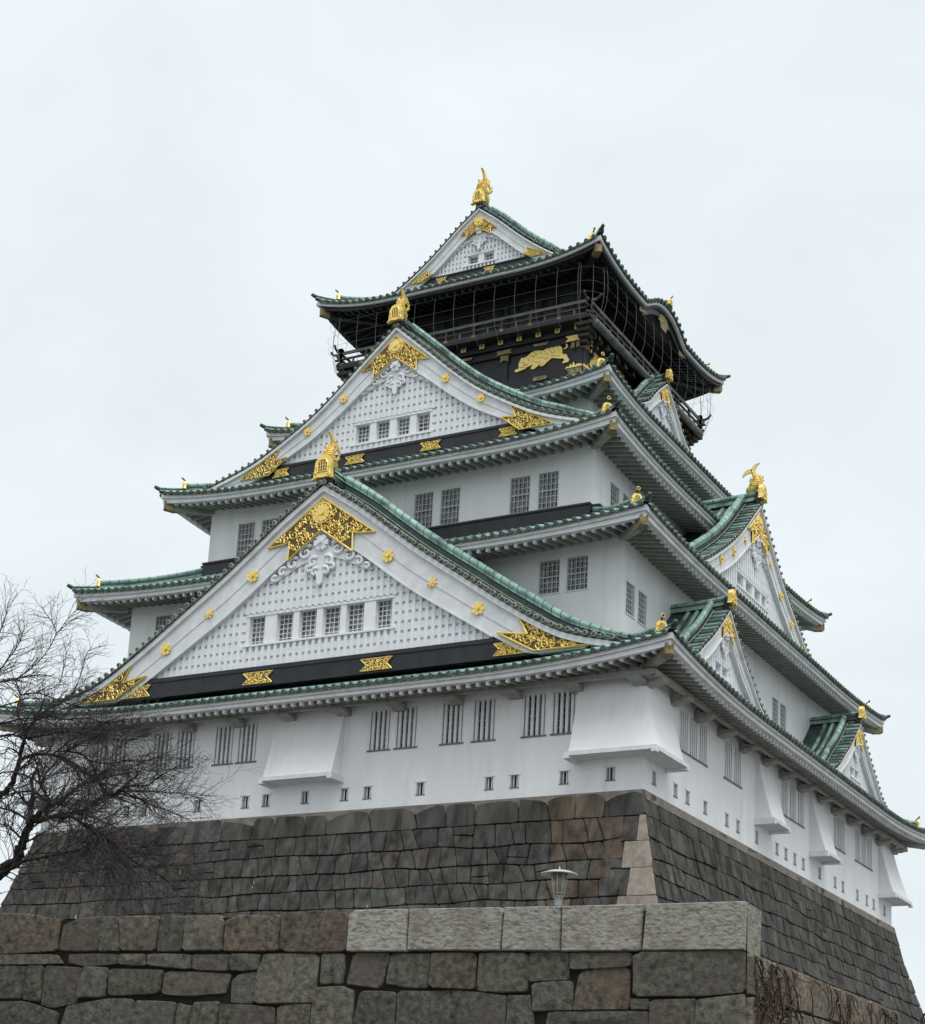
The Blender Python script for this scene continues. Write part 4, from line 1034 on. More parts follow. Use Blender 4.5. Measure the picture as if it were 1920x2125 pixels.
def courses(mb, P, ufn, rows, rnd, mat_fn, wr=(.8, 1.5), wav=.13, raise_=(.05, .13), skip=None, first_long=False, ln=(-.16, .09), emx=.34):
    """random coursed rubble between wavy bed lines; ufn(z) gives the two ends"""
    ph = rnd.uniform(0, 9)
    def bed(j, u):
        z = rows[j]
        if j <= (1 if first_long else 0): return z
        return z + wav * noise.noise(Vector((u * .45 + ph, j * 3.7, 0))) * 1.6
    for j in range(len(rows) - 1):
        zt, zb_ = rows[j], rows[j + 1]; zm = (zt + zb_) / 2; u0, u1 = ufn(zm)
        u = u0; cuts = [u0]
        while u < u1 - 2.2:
            hgt = zt - zb_; u += rnd.uniform(*wr) * hgt * (1.75 if first_long and j == 0 else 1.0); cuts.append(u)
        if u1 - cuts[-1] < .45 and len(cuts) > 1: cuts.pop()
        if u1 - cuts[-1] > 1.9: cuts.append((cuts[-1] + u1) / 2 + rnd.uniform(-.2, .2))
        cuts.append(u1)
        lean = [0] + [rnd.uniform(*ln) for _ in cuts[1:-1]] + [0]
        for i in range(len(cuts) - 1):
            a, b = cuts[i], cuts[i + 1]
            at, ab = (a + lean[i], a - lean[i]); bt_, bb = (b + lean[i + 1], b - lean[i + 1])
            if i == 0: at, ab = ufn(zt)[0], ufn(zb_)[0]
            if i == len(cuts) - 2: bt_, bb = ufn(zt)[1], ufn(zb_)[1]
            def one(pl):
                if skip and skip(sum(p[0] for p in pl) / len(pl), sum(p[1] for p in pl) / len(pl)): return
                m, c = mat_fn(sum(p[0] for p in pl) / len(pl), sum(p[1] for p in pl) / len(pl), j); stone(mb, pl, P, rnd.uniform(*raise_) if not (first_long and j == 0) else rnd.uniform(.05, .075), m, c, rnd)
            if first_long and j == 0:
                e = rnd.uniform(.02, .10) if u1 - u0 > 0 and (a + b) / 2 < -5 else rnd.uniform(.03, emx * .5); e2 = e * rnd.uniform(.4, 1.3)
                one([(ab, zb_), (bb, zb_), (lerp(bb, bt_, .75), zt - e2 - .05), (lerp(at, bt_, .86), zt - e2 * .55), (lerp(at, bt_, .5), zt - .02 - e2 * .15), (lerp(at, bt_, .14), zt - e * .55), (lerp(ab, at, .75), zt - e - .05)])
            elif j > 0 and b - a > .8 and rnd.random() < .11:      # two flat stones instead of one
                f = rnd.uniform(.35, .65); q = [(ab, bed(j + 1, ab)), (bb, bed(j + 1, bb)), (bt_, bed(j, bt_)), (at, bed(j, at))]
                l = (lerp(q[0][0], q[3][0], f), lerp(q[0][1], q[3][1], f)); r_ = (lerp(q[1][0], q[2][0], f), lerp(q[1][1], q[2][1], f) + rnd.uniform(-.06, .06))
                one([q[0], q[1], r_, l]); one([l, r_, q[2], q[3]])
            else:
                one([(ab, bed(j + 1, ab)), (bb, bed(j + 1, bb)), (bt_, bed(j, bt_)), (at, bed(j, at))])
def tint(rnd, lo=.72, hi=1.3, warm=.06):
    v = rnd.uniform(lo, hi); w_ = rnd.uniform(-warm, warm); return (v * (1 + w_), v, v * (1 - w_))

# great stone base under the keep
base = empty('stone_base', (0, 0, -17.5), label='dark battered stone rampart carrying the white castle keep', category='rampart')
bat = lambda z: (.10 + .20 * (-z) + .012 * z * z)
sb = MB(); sb.cols = []
core = MB()
for side in SIDES:
    L, O = (16.0, 18.42) if side in ('front', 'back') else (18.42, 16.0)
    core.T = SIDES[side]; core.flip = True
    zz = [0.0] + [-i * 1.25 for i in range(1, 15)]
    vs = []; fs = []
    for z in zz: vs += [(-(L + bat(z)), O + bat(z) - .03, z), (L + bat(z), O + bat(z) - .03, z)]
    for i in range(len(zz) - 1): fs.append((2 * i + 2, 2 * i + 3, 2 * i + 1, 2 * i))
    core.add(vs, fs, 'joint')
    for i in range(24):
        a, b_ = lerp(-(L + .12), L + .12, i / 24), lerp(-(L + .12), L + .12, (i + 1) / 24)
        core.add([(a, O + (.19 if side == 'front' else .25), -.42), (b_, O + (.19 if side == 'front' else .25), -.42), (b_, O + .145, -.003), (a, O + .145, -.003)], [(0, 1, 2, 3)], 'mortar')
core.T = None; core.flip = False
core.box((-16.14, -18.56, -.25), (16.14, 18.56, -.004), 'mortar')
for s_i, side in enumerate(('front', 'right', 'left', 'back')):
    L, O = (16.0, 18.42) if side in ('front', 'back') else (18.42, 16.0)
    rnd = random.Random(100 + s_i); S = SIDES[side]
    P = lambda u, z, o, S=S, O=O: Vector(S(u, O + bat(z) + o - .03, z)) - Vector((0, 0, -17.5))
    rows = [0, -1.12, -2.1, -2.95, -3.75, -4.55, -5.4, -6.3, -7.2, -8.1, -9.1, -10.1, -11.1, -12.2, -13.4, -14.6, -16.0, -17.5]
    def mf(u, z, j, side=side, rnd=rnd):
        c = tint(rnd, .78, 1.16, .03)
        if side == 'front' and 12.4 < u < 15.2 and rnd.random() < .75: c = (c[0] * 1.22, c[1] * 1.0, c[2] * .84)
        elif rnd.random() < .08: c = (c[0] * 1.14, c[1] * 1.03, c[2] * .95)
        return ('stain' if j == 0 else 'stone'), c
    sk = (lambda u, z: u > 15.72 and -9.0 < z < -1.1) if side == 'front' else None
    courses(sb, P, lambda z, L=L: (-(L + bat(z)), L + bat(z)), rows, rnd, mf, (.55, 1.2), .10 if side == 'front' else .10, (.05, .13), sk, True, (-.25, .03) if side == 'front' else (-.02, .17), .34 if side == 'front' else .55)
    if side == 'front':
        for (ul, zt, zb_, q) in ((16.12, -1.13, -2.22, 1.05), (15.62, -2.24, -3.36, .95), (16.02, -3.38, -4.55, 1.0), (15.70, -4.57, -5.6, .8), (16.2, -5.62, -6.7, .7), (15.8, -6.72, -7.9, .62), (16.3, -7.92, -9.1, .5)):
            cr = lambda z: L + bat(z)
            stone(sb, [(ul, zb_), (cr(zb_), zb_), (cr(zt), zt), (ul, zt)], P, .11, 'quoin', (q, q, q), rnd, -.012, .02, (.01, .03))
            stone(sb, [(14.75, zb_), (ul, zb_), (ul, zt), (14.7, zt)], P, .035, 'stone', tint(rnd, .8, 1.1), rnd)
so = sb.build('stones', base); co = core.build('rubble_core', base); co.location = (0, 0, 17.5)

# ------------------------------------------------------------------ foreground retaining wall
P0 = Vector((33.08, -52.75, 0)); E1 = Vector((.9939, .1101, 0)); NO = Vector((.1101, -.9939, 0))
tw = empty('retaining_wall', (33.08, -52.75, -17.5), label='old grey stone retaining wall with pale dressed parapet blocks in front', category='stone wall')
PF = lambda u, z, o: P0 + E1 * u + NO * o + Vector((0, 0, z)) - Vector((33.08, -52.75, -17.5))
STONES = [('old',[(-16.03,-10.81),(-15.01,-10.88),(-14.25,-10.99),(-14.22,-11.63),(-15.91,-11.69)]),
('old',[(-14.13,-11.11),(-13.75,-10.98),(-13.11,-10.94),(-13.27,-11.63),(-14.18,-11.62)]),
('old',[(-13.27,-10.97),(-12.85,-10.96),(-12.72,-11.63),(-13.25,-11.63)]),
('old',[(-12.82,-10.95),(-11.89,-10.96),(-11.93,-11.64),(-12.7,-11.63)]),
('old',[(-11.86,-10.97),(-11.3,-10.97),(-11.29,-11.65),(-11.87,-11.65)]),
('old',[(-11.27,-10.97),(-10.52,-10.97),(-10.4,-11.11),(-10.39,-11.65),(-11.26,-11.65)]),
('old',[(-10.34,-11.08),(-10.14,-10.98),(-9.17,-10.98),(-9.15,-11.66),(-10.35,-11.65)]),
('old',[(-9.14,-10.93),(-7.83,-10.94),(-7.66,-11.05),(-7.65,-11.69),(-9.12,-11.68)]),
('lite',[(-7.65,-10.99),(-7.53,-10.91),(-6.42,-10.91),(-6.41,-11.71),(-7.66,-11.7)]),
('lite',[(-6.4,-10.91),(-4.57,-10.91),(-4.51,-11.02),(-4.54,-11.71),(-6.4,-11.69)]),
('lite',[(-4.5,-10.91),(-3.39,-10.91),(-3.38,-11.72),(-4.52,-11.71)]),
('lite',[(-3.38,-10.91),(-3.33,-10.91),(-1.86,-10.9),(-1.88,-11.73),(-3.37,-11.73)]),
('lite',[(-1.8,-10.9),(0.0,-10.88),(-0.02,-11.73),(-1.86,-11.73)]),
('old',[(-15.99,-11.69),(-14.24,-11.7),(-14.05,-11.89),(-14.5,-11.9),(-15.96,-11.91)]),
('old',[(-13.93,-11.7),(-12.76,-11.71),(-12.76,-11.91),(-13.55,-11.94),(-13.91,-11.87)]),
('old',[(-12.73,-11.71),(-12.13,-11.71),(-12.09,-11.94),(-12.71,-11.91)]),
('old',[(-12.07,-11.71),(-11.06,-11.73),(-11.06,-12.02),(-12.04,-11.93)]),
('old',[(-11.02,-11.73),(-10.22,-11.73),(-10.23,-12.05),(-11.01,-12.02)]),
('old',[(-10.19,-11.73),(-9.53,-11.74),(-9.54,-12.03),(-10.16,-12.04)]),
('old',[(-9.44,-11.73),(-8.27,-11.74),(-8.3,-12.65),(-9.59,-12.68),(-9.56,-12.04)]),
('old',[(-15.96,-11.93),(-14.93,-11.94),(-14.98,-12.57),(-15.86,-12.59)]),
('old',[(-14.9,-11.93),(-14.51,-11.93),(-14.5,-12.64),(-14.94,-12.59)]),
('old',[(-14.47,-11.92),(-13.59,-11.98),(-13.64,-12.67),(-14.14,-12.76),(-14.47,-12.72)]),
('old',[(-13.53,-11.96),(-12.97,-11.98),(-13.0,-12.55),(-13.62,-12.57)]),
('old',[(-12.93,-12.0),(-11.68,-12.03),(-11.73,-12.48),(-12.29,-12.5),(-12.9,-12.52)]),
('old',[(-11.64,-12.05),(-10.15,-12.11),(-10.24,-12.48),(-10.98,-12.53),(-11.65,-12.5)]),
('old',[(-9.98,-12.14),(-9.54,-12.07),(-9.61,-12.67),(-10.08,-12.66),(-10.1,-12.24)]),
('old',[(-15.85,-12.66),(-14.89,-12.66),(-14.04,-12.87),(-14.08,-13.18),(-15.77,-13.19)]),
('old',[(-13.84,-12.74),(-12.91,-12.6),(-12.3,-12.6),(-12.33,-13.16),(-13.96,-13.18)]),
('old',[(-12.26,-12.63),(-11.31,-12.66),(-11.33,-13.15),(-12.3,-13.16)]),
('old',[(-11.25,-12.68),(-10.94,-12.74),(-11.03,-13.15),(-11.29,-13.15)]),
('old',[(-10.91,-12.66),(-10.34,-12.64),(-10.35,-13.15),(-10.99,-13.15)]),
('old',[(-10.28,-12.69),(-9.68,-12.71),(-9.13,-12.75),(-9.11,-13.13),(-10.31,-13.14)]),
('old',[(-9.06,-12.72),(-8.38,-12.68),(-8.4,-13.13),(-9.06,-13.13)]),
('old',[(-8.2,-11.74),(-7.72,-11.74),(-7.73,-12.3),(-8.2,-12.3)]),
('old',[(-7.53,-11.73),(-6.79,-11.74),(-6.93,-12.39),(-7.64,-12.3)]),
('old',[(-6.76,-11.75),(-5.96,-11.75),(-5.97,-12.37),(-6.43,-12.36),(-6.82,-12.3)]),
('old',[(-5.92,-11.74),(-5.03,-11.75),(-5.04,-12.4),(-5.94,-12.37)]),
('old',[(-4.97,-11.75),(-4.03,-11.75),(-4.03,-12.44),(-4.99,-12.43)]),
('old',[(-4.0,-11.75),(-3.24,-11.75),(-3.24,-12.23),(-3.99,-12.26)]),
('old',[(-8.33,-12.38),(-7.73,-12.35),(-7.49,-12.43),(-7.49,-13.12),(-8.34,-13.13)]),
('old',[(-7.33,-12.44),(-6.6,-12.46),(-6.61,-13.11),(-7.46,-13.12)]),
('old',[(-6.57,-12.43),(-5.37,-12.43),(-4.41,-12.52),(-4.41,-13.09),(-6.56,-13.11)]),
('old',[(-4.37,-12.52),(-3.95,-12.52),(-3.9,-12.82),(-3.86,-13.09),(-4.38,-13.09)]),
('old',[(-3.93,-12.3),(-3.16,-12.25),(-3.15,-12.77),(-3.89,-12.79)]),
('old',[(-3.21,-11.75),(-2.08,-11.75),(-2.08,-12.0),(-3.21,-12.05)]),
('old',[(-3.02,-12.09),(-2.1,-12.02),(-2.1,-12.75),(-3.13,-12.77)]),
('old',[(-2.03,-11.75),(-0.04,-11.74),(-0.02,-12.44),(-0.83,-12.51),(-2.01,-12.53)]),
('old',[(-2.07,-12.57),(-1.74,-12.57),(-1.75,-12.75),(-2.04,-12.75)]),
('old',[(-1.7,-12.59),(-0.9,-12.57),(-0.91,-13.05),(-1.71,-13.05)]),
('old',[(-0.87,-12.58),(-0.04,-12.48),(0.02,-13.04),(-0.9,-13.05)]),
('old',[(-3.58,-12.8),(-1.75,-12.78),(-1.76,-13.05),(-3.63,-13.07)])]
rnd = random.Random(7)
fw = MB(); fw.cols = []
ORNG = {0: (1.12, .98, .93), 3: (1.1, 1.03, 1.0), 6: (1.25, 1.1, 1.03), 7: (1.02, .9, .85)}
for i, (kd, pl) in enumerate(STONES):
    if kd == 'lite': continue
    c = tint(rnd, .86, 1.1, .02)
    if i in ORNG: c = ORNG[i]
    if i == 19: c = (1.28, 1.28, 1.26)
    if i == 5: c = (1.2, 1.2, 1.16)
    if i in (37, 46): c = (c[0] * 1.12, c[1], c[2] * .95)
    if i in (40, 50): c = (1.3, 1.3, 1.26)
    stone(fw, pl, PF, rnd.uniform(.04, .09), 'oldst', c, rnd, -.028, .035)
mfo = lambda u, z, j: ('oldst', tint(rnd, .7, 1.15, .06))
courses(fw, PF, lambda z: (-40.0, -16.02), [-10.93, -11.68, -12.3, -13.1, -13.9, -14.8, -15.8, -17.5], rnd, mfo, (1.0, 1.7), .1, (.05, .1))
courses(fw, PF, lambda z: (-16.0, .0), [-13.14, -13.95, -14.85, -15.85, -17.5], rnd, mfo, (1.0, 1.8), .1, (.05, .1))
fw.build('old_stones', tw)
for kd, pl in STONES:
    if kd != 'lite': continue
    b = MB(); b.cols = []; stt = rnd.uniform(.9, 1.06)
    u0, u1 = min(p[0] for p in pl), max(p[0] for p in pl); z0, z1 = min(p[1] for p in pl), max(p[1] for p in pl)
    k = len(pl); ar = sum(pl[i][0] * pl[(i + 1) % k][1] - pl[(i + 1) % k][0] * pl[i][1] for i in range(k))
    q = pl if ar > 0 else pl[::-1]
    fr = [PF(u, z, .12) for u, z in q]; fb = [PF(u, z, .085) for u, z in q]
    cx, cz = sum(p[0] for p in q) / k, sum(p[1] for p in q) / k
    fr = [PF(u + (.018 if u < cx else -.018), z + (.018 if z < cz else -.018), .135) for u, z in q]
    bk = [PF(u, z, -1.05) for u, z in q]
    b.add(fr + fb + bk, [tuple(range(k))] + [(i, i + k, (i + 1) % k + k, (i + 1) % k) for i in range(k)] + [(i + k, i + 2 * k, (i + 1) % k + 2 * k, (i + 1) % k + k) for i in range(k)] + [tuple(range(2 * k, 3 * k))[::-1]], 'ashlar', False, (stt, stt, stt * rnd.uniform(.96, 1.0)))
    b.build('parapet_block', tw)
# return face on the right, core, terrace
PR = lambda u, z, o: Vector((33.10 + o + (-11.75 - z) * .05, -52.78 + u, z)) - Vector((33.08, -52.75, -17.5))
rf = MB(); rf.cols = []
courses(rf, PR, lambda z: (.02, 9.0), [-11.75, -12.5, -13.3, -14.2, -15.2, -16.3, -17.5], rnd, lambda u, z, j: ('oldst', tuple(a * b for a, b in zip(tint(rnd, 1.35, 1.8, .03), (1.12, 1.0, .93)))), (1.0, 1.8), .06, (.03, .07))
rf.build('return_stones', tw)
ck = MB(lambda x, y, z: (x - 33.08, y + 52.75, z + 17.5))
ck.add([tuple(P0 + E1 * u + NO * .0 + Vector((0, 0, z))) for u, z in ((-40, -17.5), (0.0, -17.5), (0, -11.0), (-40, -11.0))], [(0, 1, 2, 3)], 'joint')
ck.add([(33.06, -52.7, -17.5), (33.06, -43.75, -17.5), (33.06, -43.75, -11.8), (33.06, -52.7, -11.8)], [(0, 1, 2, 3)], 'joint')
ck.add([(33.06, -43.75, -17.5), (-7.0, -43.75, -17.5), (-7.0, -43.75, -11.8), (33.06, -43.75, -11.8)], [(0, 1, 2, 3)], 'stone')
ck.cols = None
ck.build('wall_core', tw)
te = MB()
te.add([(-6.8, -57.1, -11.72), (33.0, -52.7, -11.72), (33.0, -43.75, -11.72), (-6.8, -43.75, -11.72)], [(0, 1, 2, 3)], 'gravel')
te.build('terrace', None, kind='structure')
gm = MB(); gm.add([(-1500, -1500, -17.5), (1500, -1500, -17.5), (1500, 1500, -17.5), (-1500, 1500, -17.5)], [(0, 1, 2, 3)], 'gravel'); gm.build('ground', None, kind='structure')

# ------------------------------------------------------------------ lantern on the terrace
ln = empty('garden_lantern', (28.9, -51.7, -11.72), label='pale grey lantern with flat round cap behind the pale parapet', category='lantern')
b = MB(); b.lathe([(.0, 0), (.11, 0), (.11, .06), (.062, .10), (.058, 1.30)], (0, 0, 0), 'lampm', 14); b.build('post', ln)
b = MB(); b.lathe([(.0, 1.14), (.068, 1.14), (.075, 1.18), (.082, 1.34), (.09, 1.345), (.09, 1.36), (0, 1.36)], (0, 0, 0), 'lampb', 16); b.build('socket', ln)
b = MB(); b.lathe([(.0, 1.361), (.075, 1.361), (.135, 1.83), (0, 1.84)], (0, 0, 0), 'lampg', 16); b.build('lamp_glass', ln)
b = MB()
for i in range(8):
    a = 2 * math.pi * i / 8 + .2; b.tube([(.092 * math.cos(a), .092 * math.sin(a), 1.30), (.175 * math.cos(a), .175 * math.sin(a), 1.845)], .011, 'lampm', 6)
b.tube([(.098 * math.cos(a), .098 * math.sin(a), 1.42) for a in [2 * math.pi * i / 16 for i in range(17)]], .009, 'lampm', 5)
b.build('ribs', ln)
b = MB(); b.lathe([(0, 1.84), (.24, 1.835), (.365, 1.79), (.38, 1.795), (.375, 1.815), (.24, 1.865), (.05, 1.895), (.022, 1.90), (.015, 1.94), (0, 1.985)], (0, 0, 0), 'lampm', 18); b.build('cap', ln)
ln.scale = (.94, .94, .94)

# distant lamp post seen at the lower right edge
lp = empty('street_lamp', (25.15, -10.5, -17.5), label='small dark lamp with curved arm beyond the rampart corner', category='lamp')
b = MB(); b.tube([(0, 0, 0), (0, 0, 8.8), (.02, 0, 9.1), (.12, .02, 9.25)], [.06, .045, .04, .035], 'black', 8); b.build('post', lp)
b = MB(); b.lathe([(0, .10), (.10, .09), (.24, .02), (.27, -.02), (.25, -.04), (0, -.03)], (.32, .04, 9.28), 'wood', 14); b.tube([(.12, .02, 9.25), (.30, .04, 9.33)], .03, 'black', 6); b.build('lamp_head', lp)

# ------------------------------------------------------------------ bare tree
LIMBS = [
('trunk',[(14.66,-52.89,-12.43,0.1766),(14.83,-53.09,-11.45,0.1666),(15.1,-53.19,-10.62,0.1566),(15.48,-53.17,-9.99,0.1466),(15.74,-53.11,-9.72,0.1366),(15.99,-53.02,-9.56,0.1266),(16.18,-52.96,-9.4,0.1166),(16.29,-52.95,-9.23,0.1066),(16.37,-52.98,-8.97,0.0966),(16.44,-53.01,-8.74,0.0865),(16.54,-53.01,-8.54,0.0765)]),
('limb',[(15.74,-53.11,-9.72,0.0471),(16.22,-53.16,-9.63,0.0414),(16.68,-53.25,-9.48,0.0358),(17.19,-53.29,-9.43,0.0303),(17.77,-53.28,-9.37,0.0248),(18.42,-53.25,-9.27,0.0195),(18.98,-53.21,-9.35,0.0141)]),
('limb',[(16.54,-53.01,-8.54,0.053),(17.0,-53.04,-8.5,0.0481),(17.45,-53.06,-8.48,0.0433),(17.81,-53.11,-8.53,0.0386),(18.18,-53.12,-8.71,0.0339),(18.58,-53.11,-8.91,0.0292),(19.05,-53.02,-9.22,0.0246),(19.51,-52.93,-9.56,0.0201),(20.01,-52.85,-9.79,0.0156),(20.52,-52.74,-10.12,0.0112)]),
('limb',[(16.54,-53.01,-8.54,0.0706),(16.58,-52.82,-8.33,0.061),(16.68,-52.6,-8.1,0.0512),(16.76,-52.36,-7.96,0.0413),(16.79,-52.18,-7.75,0.0313),(16.88,-51.96,-7.5,0.0211)]),
('limb',[(16.96,-52.9,-8.18,0.0353),(16.75,-52.86,-7.9,0.0314),(16.53,-52.81,-7.66,0.0274),(16.36,-52.76,-7.33,0.0233),(16.17,-52.73,-7.0,0.0192),(15.96,-52.67,-6.78,0.0151)]),
('limb',[(16.96,-52.9,-8.18,0.0294),(16.77,-53.21,-7.94,0.0249),(16.53,-53.48,-7.97,0.0205),(16.38,-53.68,-8.06,0.016),(16.19,-53.94,-8.03,0.0116)]),
('limb',[(16.46,-52.74,-7.64,0.0239),(16.37,-52.53,-7.31,0.0216),(16.36,-52.27,-7.03,0.0194),(16.39,-51.99,-6.72,0.0171),(16.42,-51.71,-6.4,0.0148),(16.43,-51.49,-5.94,0.0124)]),
('limb',[(17.15,-52.73,-8.39,0.0589),(17.46,-52.74,-8.35,0.0557),(17.77,-52.75,-8.33,0.0526),(18.02,-52.8,-8.24,0.0495),(18.27,-52.87,-8.14,0.0464),(18.55,-52.91,-8.06,0.0433),(18.82,-52.93,-8.04,0.0403),(19.04,-53.0,-7.98,0.0373)]),
('limb',[(19.04,-53.0,-7.98,0.0258),(19.31,-52.99,-7.9,0.0223),(19.64,-52.93,-7.91,0.0188),(19.92,-52.94,-7.76,0.0154),(20.19,-52.94,-7.65,0.0119),(20.5,-52.94,-7.5,0.0085)]),
('limb',[(19.04,-52.99,-8.0,0.0229),(19.36,-52.96,-8.15,0.02),(19.66,-52.95,-8.28,0.017),(19.95,-52.94,-8.4,0.0141),(20.33,-52.89,-8.52,0.0113),(20.76,-52.79,-8.71,0.0084)]),
('limb',[(19.04,-52.99,-8.01,0.0201),(19.46,-52.99,-8.04,0.0174),(19.87,-52.99,-8.07,0.0147),(20.34,-52.95,-8.13,0.0121),(20.77,-52.94,-8.18,0.0095),(21.18,-52.93,-8.24,0.007)]),
('limb',[(18.41,-52.75,-8.01,0.0349),(18.21,-52.7,-7.86,0.0321),(18.08,-52.64,-7.66,0.0293),(17.89,-52.61,-7.44,0.0265),(17.68,-52.61,-7.14,0.0237),(17.39,-52.63,-6.95,0.0208),(17.01,-52.66,-6.89,0.0179)]),
('limb',[(15.26,-53.25,-8.13,0.0775),(15.63,-53.1,-7.91,0.072),(15.79,-53.06,-7.77,0.0665),(15.92,-53.05,-7.57,0.0609),(16.01,-53.07,-7.34,0.0554),(16.08,-53.1,-7.1,0.0498),(16.15,-53.13,-6.87,0.0443),(16.22,-53.16,-6.65,0.0388)]),
('limb',[(16.09,-53.1,-7.1,0.0388),(16.32,-53.06,-7.04,0.0368),(16.58,-53.01,-7.0,0.0349),(16.86,-52.92,-7.03,0.033),(17.13,-52.82,-7.1,0.0311),(17.35,-52.75,-7.22,0.0292),(17.56,-52.66,-7.39,0.0273),(17.8,-52.56,-7.52,0.0254),(17.96,-52.5,-7.66,0.0235)]),
('limb',[(16.22,-53.16,-6.65,0.0268),(16.18,-52.99,-6.31,0.0233),(16.27,-52.74,-5.96,0.0196),(16.42,-52.45,-5.68,0.016),(16.55,-52.17,-5.4,0.0122)]),
('limb',[(16.22,-53.16,-6.65,0.0268),(16.12,-53.16,-6.34,0.0232),(15.94,-53.21,-5.99,0.0195),(15.94,-53.17,-5.62,0.0158),(15.78,-53.22,-5.26,0.0121)]),
('limb',[(16.07,-53.14,-6.97,0.0209),(16.02,-53.39,-6.91,0.0168),(16.01,-53.54,-7.08,0.0128),(15.95,-53.77,-7.05,0.0088)]),
('limb',[(15.27,-53.62,-6.82,0.0298),(15.74,-53.42,-6.64,0.0278),(15.95,-53.32,-6.58,0.0258),(16.16,-53.2,-6.64,0.0239)]),
('limb',[(14.64,-53.23,-5.33,0.0245),(15.12,-53.01,-5.19,0.0214),(15.4,-52.88,-5.1,0.0184),(15.68,-52.75,-5.03,0.0153),(15.93,-52.63,-4.99,0.0122)]),
('limb',[(15.43,-52.86,-5.12,0.0153),(15.76,-52.76,-4.87,0.0138),(16.06,-52.69,-4.55,0.0122),(16.24,-52.67,-4.27,0.0107),(16.35,-52.67,-4.06,0.0092),(16.55,-52.64,-3.78,0.0076),(16.76,-52.6,-3.54,0.0061)]),
('limb',[(14.72,-53.14,-5.49,0.0214),(14.98,-53.0,-4.97,0.0184),(15.17,-52.87,-4.58,0.0154),(15.29,-52.76,-4.23,0.0124),(15.32,-52.69,-3.91,0.0093)]),
('limb',[(14.42,-52.95,-4.68,0.0186),(14.78,-52.93,-4.08,0.0145),(14.97,-52.96,-3.62,0.0103),(15.06,-53.01,-3.31,0.0062)]),
('limb',[(16.35,-52.67,-4.06,0.0092),(16.29,-52.77,-3.83,0.0076),(16.17,-52.9,-3.63,0.0061),(16.1,-52.98,-3.47,0.0046)]),
('limb',[(16.28,-52.36,-5.25,0.0092),(16.44,-52.41,-4.8,0.0076),(16.5,-52.47,-4.46,0.0061),(16.48,-52.52,-4.33,0.0046)]),
('limb',[(16.55,-52.17,-5.4,0.0122),(16.77,-52.19,-4.92,0.0097),(16.89,-52.24,-4.54,0.0071),(17.04,-52.23,-4.3,0.0046)]),
('limb',[(16.27,-52.74,-5.96,0.0181),(16.86,-52.67,-6.14,0.0158),(17.46,-52.63,-6.15,0.0134),(18.03,-52.57,-6.29,0.0111),(18.59,-52.57,-6.27,0.0088)]),
('limb',[(17.01,-52.66,-6.89,0.0179),(17.58,-52.7,-6.7,0.0156),(18.17,-52.68,-6.68,0.0132),(18.69,-52.66,-6.78,0.011),(19.24,-52.68,-6.7,0.0087)]),
('limb',[(17.79,-52.74,-7.18,0.0177),(18.3,-52.73,-7.29,0.0154),(18.85,-52.73,-7.26,0.0131),(19.39,-52.71,-7.3,0.0108),(19.94,-52.75,-7.18,0.0086)]),
('limb',[(18.07,-52.86,-8.26,0.0203),(18.17,-53.07,-8.68,0.0163),(18.61,-53.13,-8.99,0.0124),(19.17,-53.19,-9.1,0.0085)]),
('limb',[(16.37,-52.98,-8.97,0.0265),(16.3,-53.39,-8.71,0.019),(16.19,-53.75,-8.71,0.0116)]),
('limb',[(16.54,-53.01,-8.54,0.0294),(16.02,-52.98,-8.29,0.0247),(15.49,-52.92,-8.14,0.02),(14.95,-52.85,-8.06,0.0151)]),
('limb',[(15.4,-53.67,-6.42,0.0239),(15.97,-53.53,-6.36,0.0201),(16.49,-53.42,-6.27,0.0163),(16.98,-53.26,-6.38,0.0126),(17.44,-53.11,-6.55,0.0088)]),
('limb',[(16.22,-53.16,-6.65,0.0239),(16.77,-53.08,-6.59,0.02),(17.28,-53.02,-6.55,0.0163),(17.78,-52.93,-6.64,0.0125),(18.24,-52.84,-6.79,0.0088)]),
('limb',[(15.12,-53.37,-5.96,0.0211),(15.62,-53.15,-5.8,0.0171),(16.06,-52.96,-5.64,0.0131),(16.48,-52.71,-5.69,0.0091)]),
('limb',[(15.85,-53.08,-5.59,0.0181),(16.36,-53.0,-5.58,0.015),(16.89,-52.86,-5.77,0.012),(17.41,-52.72,-5.92,0.0089)]),
('limb',[(16.73,-52.78,-6.99,0.0209),(17.2,-52.76,-6.69,0.0178),(17.72,-52.69,-6.47,0.0148),(18.28,-52.53,-6.47,0.0118),(18.79,-52.43,-6.39,0.0088)]),
('limb',[(15.0,-53.0,-7.46,0.0211),(15.59,-52.88,-7.3,0.0171),(16.05,-52.76,-7.41,0.013),(16.48,-52.6,-7.65,0.009)]),
('limb',[(16.88,-51.96,-7.5,0.0151),(17.36,-52.01,-7.44,0.0131),(17.96,-52.01,-7.34,0.0112),(18.55,-51.99,-7.31,0.0093),(19.08,-52.04,-7.15,0.0074)])]
RV, UV, FV = Vector((.8780, .4772, .0000)), Vector((0, 0, 1)), Vector((-.4772, .8780, 0))
b0 = LIMBS[0][1][0]
tree = empty('bare_tree', (b0[0], b0[1], b0[2]), label='leafless dark tree with spreading twigs at the left in front of the keep', category='tree')
OFF = Vector((b0[0], b0[1], b0[2]))
